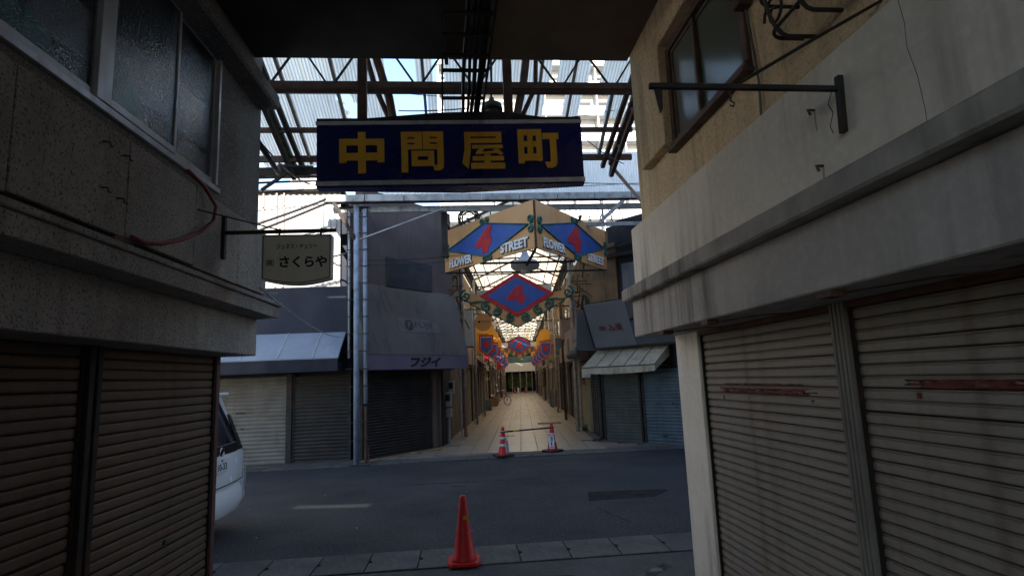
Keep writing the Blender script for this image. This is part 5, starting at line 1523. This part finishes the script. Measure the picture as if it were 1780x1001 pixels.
# rear window wrapping round the corner
rw = []
for (y, dx) in ((7.10, .055), (7.4, .095), (7.8, .115), (8.2, .095), (8.47, .055)):
    rw.append(((-3.20 + dx - .025 + .035, y, 1.10), (-3.405 + dx - .025 + .035, 7.8 + (y - 7.8) * .93, 1.64)))
V = [p for q in rw for p in q]
part(VN, 'rear_window', MB().add(V, [(2 * i, 2 * i + 2, 2 * i + 3, 2 * i + 1) for i in range(4)]), 'glass_dark', smooth=True)
part(VN, 'garnish', MB().add([(-3.175 + d, y, z) for (y, d) in ((7.05, .075), (7.4, .12), (7.8, .135), (8.2, .12), (8.54, .075)) for z in (.98, 1.10)], [(2 * i, 2 * i + 2, 2 * i + 3, 2 * i + 1) for i in range(4)]), 'car_dark', smooth=True)
for y0, y1 in ((7.03, 7.16), (8.44, 8.57)):
    tl = MB().prism([(0, 0), (y1 - y0, 0), (y1 - y0 - .02, .5), (.03, .5)], plane_m((-3.105, y0, .98), (0, 1, 0), (-.19, 0, .5)), .03)
    part(VN, 'tail_lamp', tl, 'car_dark')
part(VN, 'spoiler', MB().prism([(-.30, -.66), (.20, -.70), (.25, -.55), (.28, 0), (.25, .55), (.20, .70), (-.30, .66)], Matrix.Translation((-3.46, 7.8, 1.715)), .045), 'car_white', bevel=.012)
bp = []
for (y, dx) in ((6.97, -.10), (7.02, .0), (7.3, .06), (7.8, .085), (8.3, .06), (8.58, .0), (8.64, -.10)):
    bp += [(-3.10 + dx, y, .24), (-3.035 + dx, y, .36), (-3.05 + dx, y, .50), (-3.09 + dx, y, .58)]
part(VN, 'bumper', MB().add(bp, [(4 * i + j, 4 * i + 4 + j, 4 * i + 5 + j, 4 * i + 1 + j) for i in range(6) for j in range(3)]), 'car_white', smooth=True)
part(VN, 'hatch_seam', MB().tube([(-3.045, 7.1, .615), (-3.0, 7.4, .615), (-2.985, 7.8, .615), (-3.0, 8.2, .615), (-3.045, 8.5, .615), (-3.085, 8.53, .95)], .007, 6), 'car_dark')
part(VN, 'reflector', MB().box(-3.10, 8.56, .47, -3.05, 8.66, .74), 'meter', bevel=.02)
pm = plane_m((-2.985, 7.62, .88), (0, 1, 0), (-.08, 0, 1))
pl_ = part(VN, 'number_plate', MB().prism([(-.165, -.083), (.165, -.083), (.165, .083), (-.165, .083)], pm, .012), 'white_paint', bevel=.004)
text(pl_, 'plate_digits', '10-33', pm @ Matrix.Translation((0.0, -.018, .012)), .085, 'ink', width=.27, depth=.002, bold=.02)
text(pl_, 'plate_line', '500', pm @ Matrix.Translation((0.0, .055, .012)), .028, 'ink', depth=.002)
part(VN, 'emblem', MB().tube([(-2.985, 7.62 + .06 * math.cos(t), 1.04 + .045 * math.sin(t)) for t in [2 * PI * i / 16 for i in range(16)]], .010, 6, True), 'chrome', smooth=True)
for x in (-4.0, -6.5):
    for y in (7.02, 8.40):
        wl = part(VN, 'wheel', MB().tube([(x + .25 * math.cos(t), y + .1, .31 + .25 * math.sin(t)) for t in [2 * PI * i / 24 for i in range(24)]], .09, 8, True).box(x - .1, y + .02, .21, x + .1, y + .18, .41), 'rubber', smooth=False)
        part(wl, 'rim', MB().tube([(x + .15 * math.cos(t), y + .02, .31 + .15 * math.sin(t)) for t in [2 * PI * i / 24 for i in range(24)]], .03, 6, True), 'alu')
for y in (6.985, 8.615):
    part(VN, 'side_window', MB().box(-5.3, y + (.06 if y < 7.5 else -.09), 1.12, -3.65, y + (.09 if y < 7.5 else -.06), 1.6), 'glass_dark')
part(VN, 'underside', MB().box(-7.2, 7.1, .20, -3.2, 8.5, .34), 'car_dark')

# ================================================================== tower behind the roof
TW = thing('apartment_tower', 'tall white apartment tower with rows of balconies behind the broken canopy', 'building', (12, 80, 0))
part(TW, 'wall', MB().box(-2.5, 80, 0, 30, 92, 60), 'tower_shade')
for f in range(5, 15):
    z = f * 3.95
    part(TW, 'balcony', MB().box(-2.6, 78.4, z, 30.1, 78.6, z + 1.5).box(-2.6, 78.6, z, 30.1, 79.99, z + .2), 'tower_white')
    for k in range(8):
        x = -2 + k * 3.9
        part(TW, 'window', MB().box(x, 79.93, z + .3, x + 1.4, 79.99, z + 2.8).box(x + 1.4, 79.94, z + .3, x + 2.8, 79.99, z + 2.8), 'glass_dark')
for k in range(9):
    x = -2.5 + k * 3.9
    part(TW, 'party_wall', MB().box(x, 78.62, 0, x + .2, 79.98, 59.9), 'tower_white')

# ================================================================== loose wires
W_ = [
    ([(-2.2, 5.95, 4.55), (-3.3, 13.9, 6.7)], .012, .25, 'sagging black wire from the left eave to the corrugated shop roof'),
    ([(-4.6, 10.6, 5.5), (-1.5, 11.4, 5.85)], .022, -.05, 'thick upper black wire bundle curving under the canopy eaves on the left'),
    ([(-4.8, 10.8, 5.35), (-1.5, 11.5, 5.78)], .016, -.03, 'thinner lower black wire below the thick bundle on the left'),
    ([(-5.2, 13.3, 6.6), (-3.1, 13.45, 6.72), (5.4, 13.5, 6.42)], .014, 0, 'black wire running along just above the pale arcade gutter'),
    ([(-1.0, 13.4, 6.30), (5.4, 13.4, 6.50)], .010, .04, 'second black wire crossing above the pale arcade gutter'),
    ([(-1.65, 4.86, 2.62), (-2.75, 13.7, 2.9)], .007, .12, 'pale thin wire sagging from the cream sign down to the blue canopy'),
    ([(1.0, 8.9, 5.95), (3.0, 9.4, 6.45)], .006, .03, 'thin wire sloping under the right half of the canopy'),
    ([(1.98, 8.6, 5.62), (3.1, 10.0, 5.65)], .008, .06, 'thin black wire right of the navy sign'),
    ([(-0.95, 9.2, 6.3), (0.2, 8.8, 6.15)], .010, .02, 'short dark wire across the blue gap in the roof'),
    ([(-1.7, 9.2, 6.75), (-0.15, 8.8, 6.35)], .006, .03, 'fine wire from the brace towards the cable tray'),
    ([(-2.6, 13.6, 4.7), (0.0, 14.0, 4.85)], .008, .05, 'black wire stretched across the purple wall'),
    ([(-2.6, 13.6, 4.62), (0.0, 14.0, 4.75)], .006, .09, 'finer wire just under the one across the purple wall'),
    ([(-2.5, 13.6, 4.9), (-3.2, 14.2, 4.9)], .02, 0, 'short rusty bar from the steel pole to the white cladding'),
    ([(-6.5, 13.4, 5.0), (-3.1, 13.45, 6.15)], .03, .06, 'thick cable pair rising to the end of the arcade gutter'),
    ([(-6.5, 13.4, 4.75), (-3.1, 13.45, 6.05)], .03, .06, 'lower thick cable rising to the end of the arcade gutter'),
]
for P, r, sag, lab in W_:
    cable('cable', P, r, lab, 'cable' if 'pale' not in lab else 'pale_steel', sag)
# curled wires at the corner under the eave
cable('cable', [(-2.1, 5.9, 4.4), (-2.35, 7.5, 4.6), (-2.7, 8.6, 5.0), (-3.0, 9.6, 5.5), (-2.6, 10.2, 5.7)], .035, 'fat black cable bundle bending up from the left wall to the canopy')
for side_, x0, x1, m_ in ((-1, -40, -9.2, 'white_render'), (1, 9.2, 30, 'facade1')):  # unseen neighbours; left one made white to bounce sun onto the right wall
    b = thing('street_building', 'plain building further along the road to the %s' % ('left' if side_ < 0 else 'right'), 'building', ((x0 + x1) / 2, 18, 0))
    part(b, 'wall', MB().box(x0, 14.4, 0, x1, 24, 8), m_)
    part(b, 'window', MB().box(x0 + 3, 14.34, 3.5, x1 - 3, 14.4, 5.0), 'glass_dark')
    part(b, 'roof', MB().box(x0 - .2, 14.2, 8, x1 + .2, 24.2, 8.2), 'concrete')
    if side_ < 0:
        continue
    b = thing('street_building', 'plain building on the near side of the road to the %s' % ('left' if side_ < 0 else 'right'), 'building', ((x0 + x1) / 2, 0, 0))
    part(b, 'wall', MB().box(x0, -9, 0, x1, 5.7, 8), m_)
    part(b, 'window', MB().box(x0 + 3, 5.7, 3.5, x1 - 3, 5.76, 5.0), 'glass_dark')
    part(b, 'roof', MB().box(x0 - .2, -9.2, 8, x1 + .2, 5.9, 8.2), 'concrete')


b = thing('rear_building', 'plain dark building far behind the near shops at the other end of the passage', 'building', (0, -18, 0))  # unseen building added to stop low sun and bounce light forward
part(b, 'wall', MB().box(-9, -22, 0, 9, -16, 10.6), 'white_render')
part(b, 'window', MB().box(-2, -16, 3.5, 2, -15.94, 5.0), 'glass_dark')
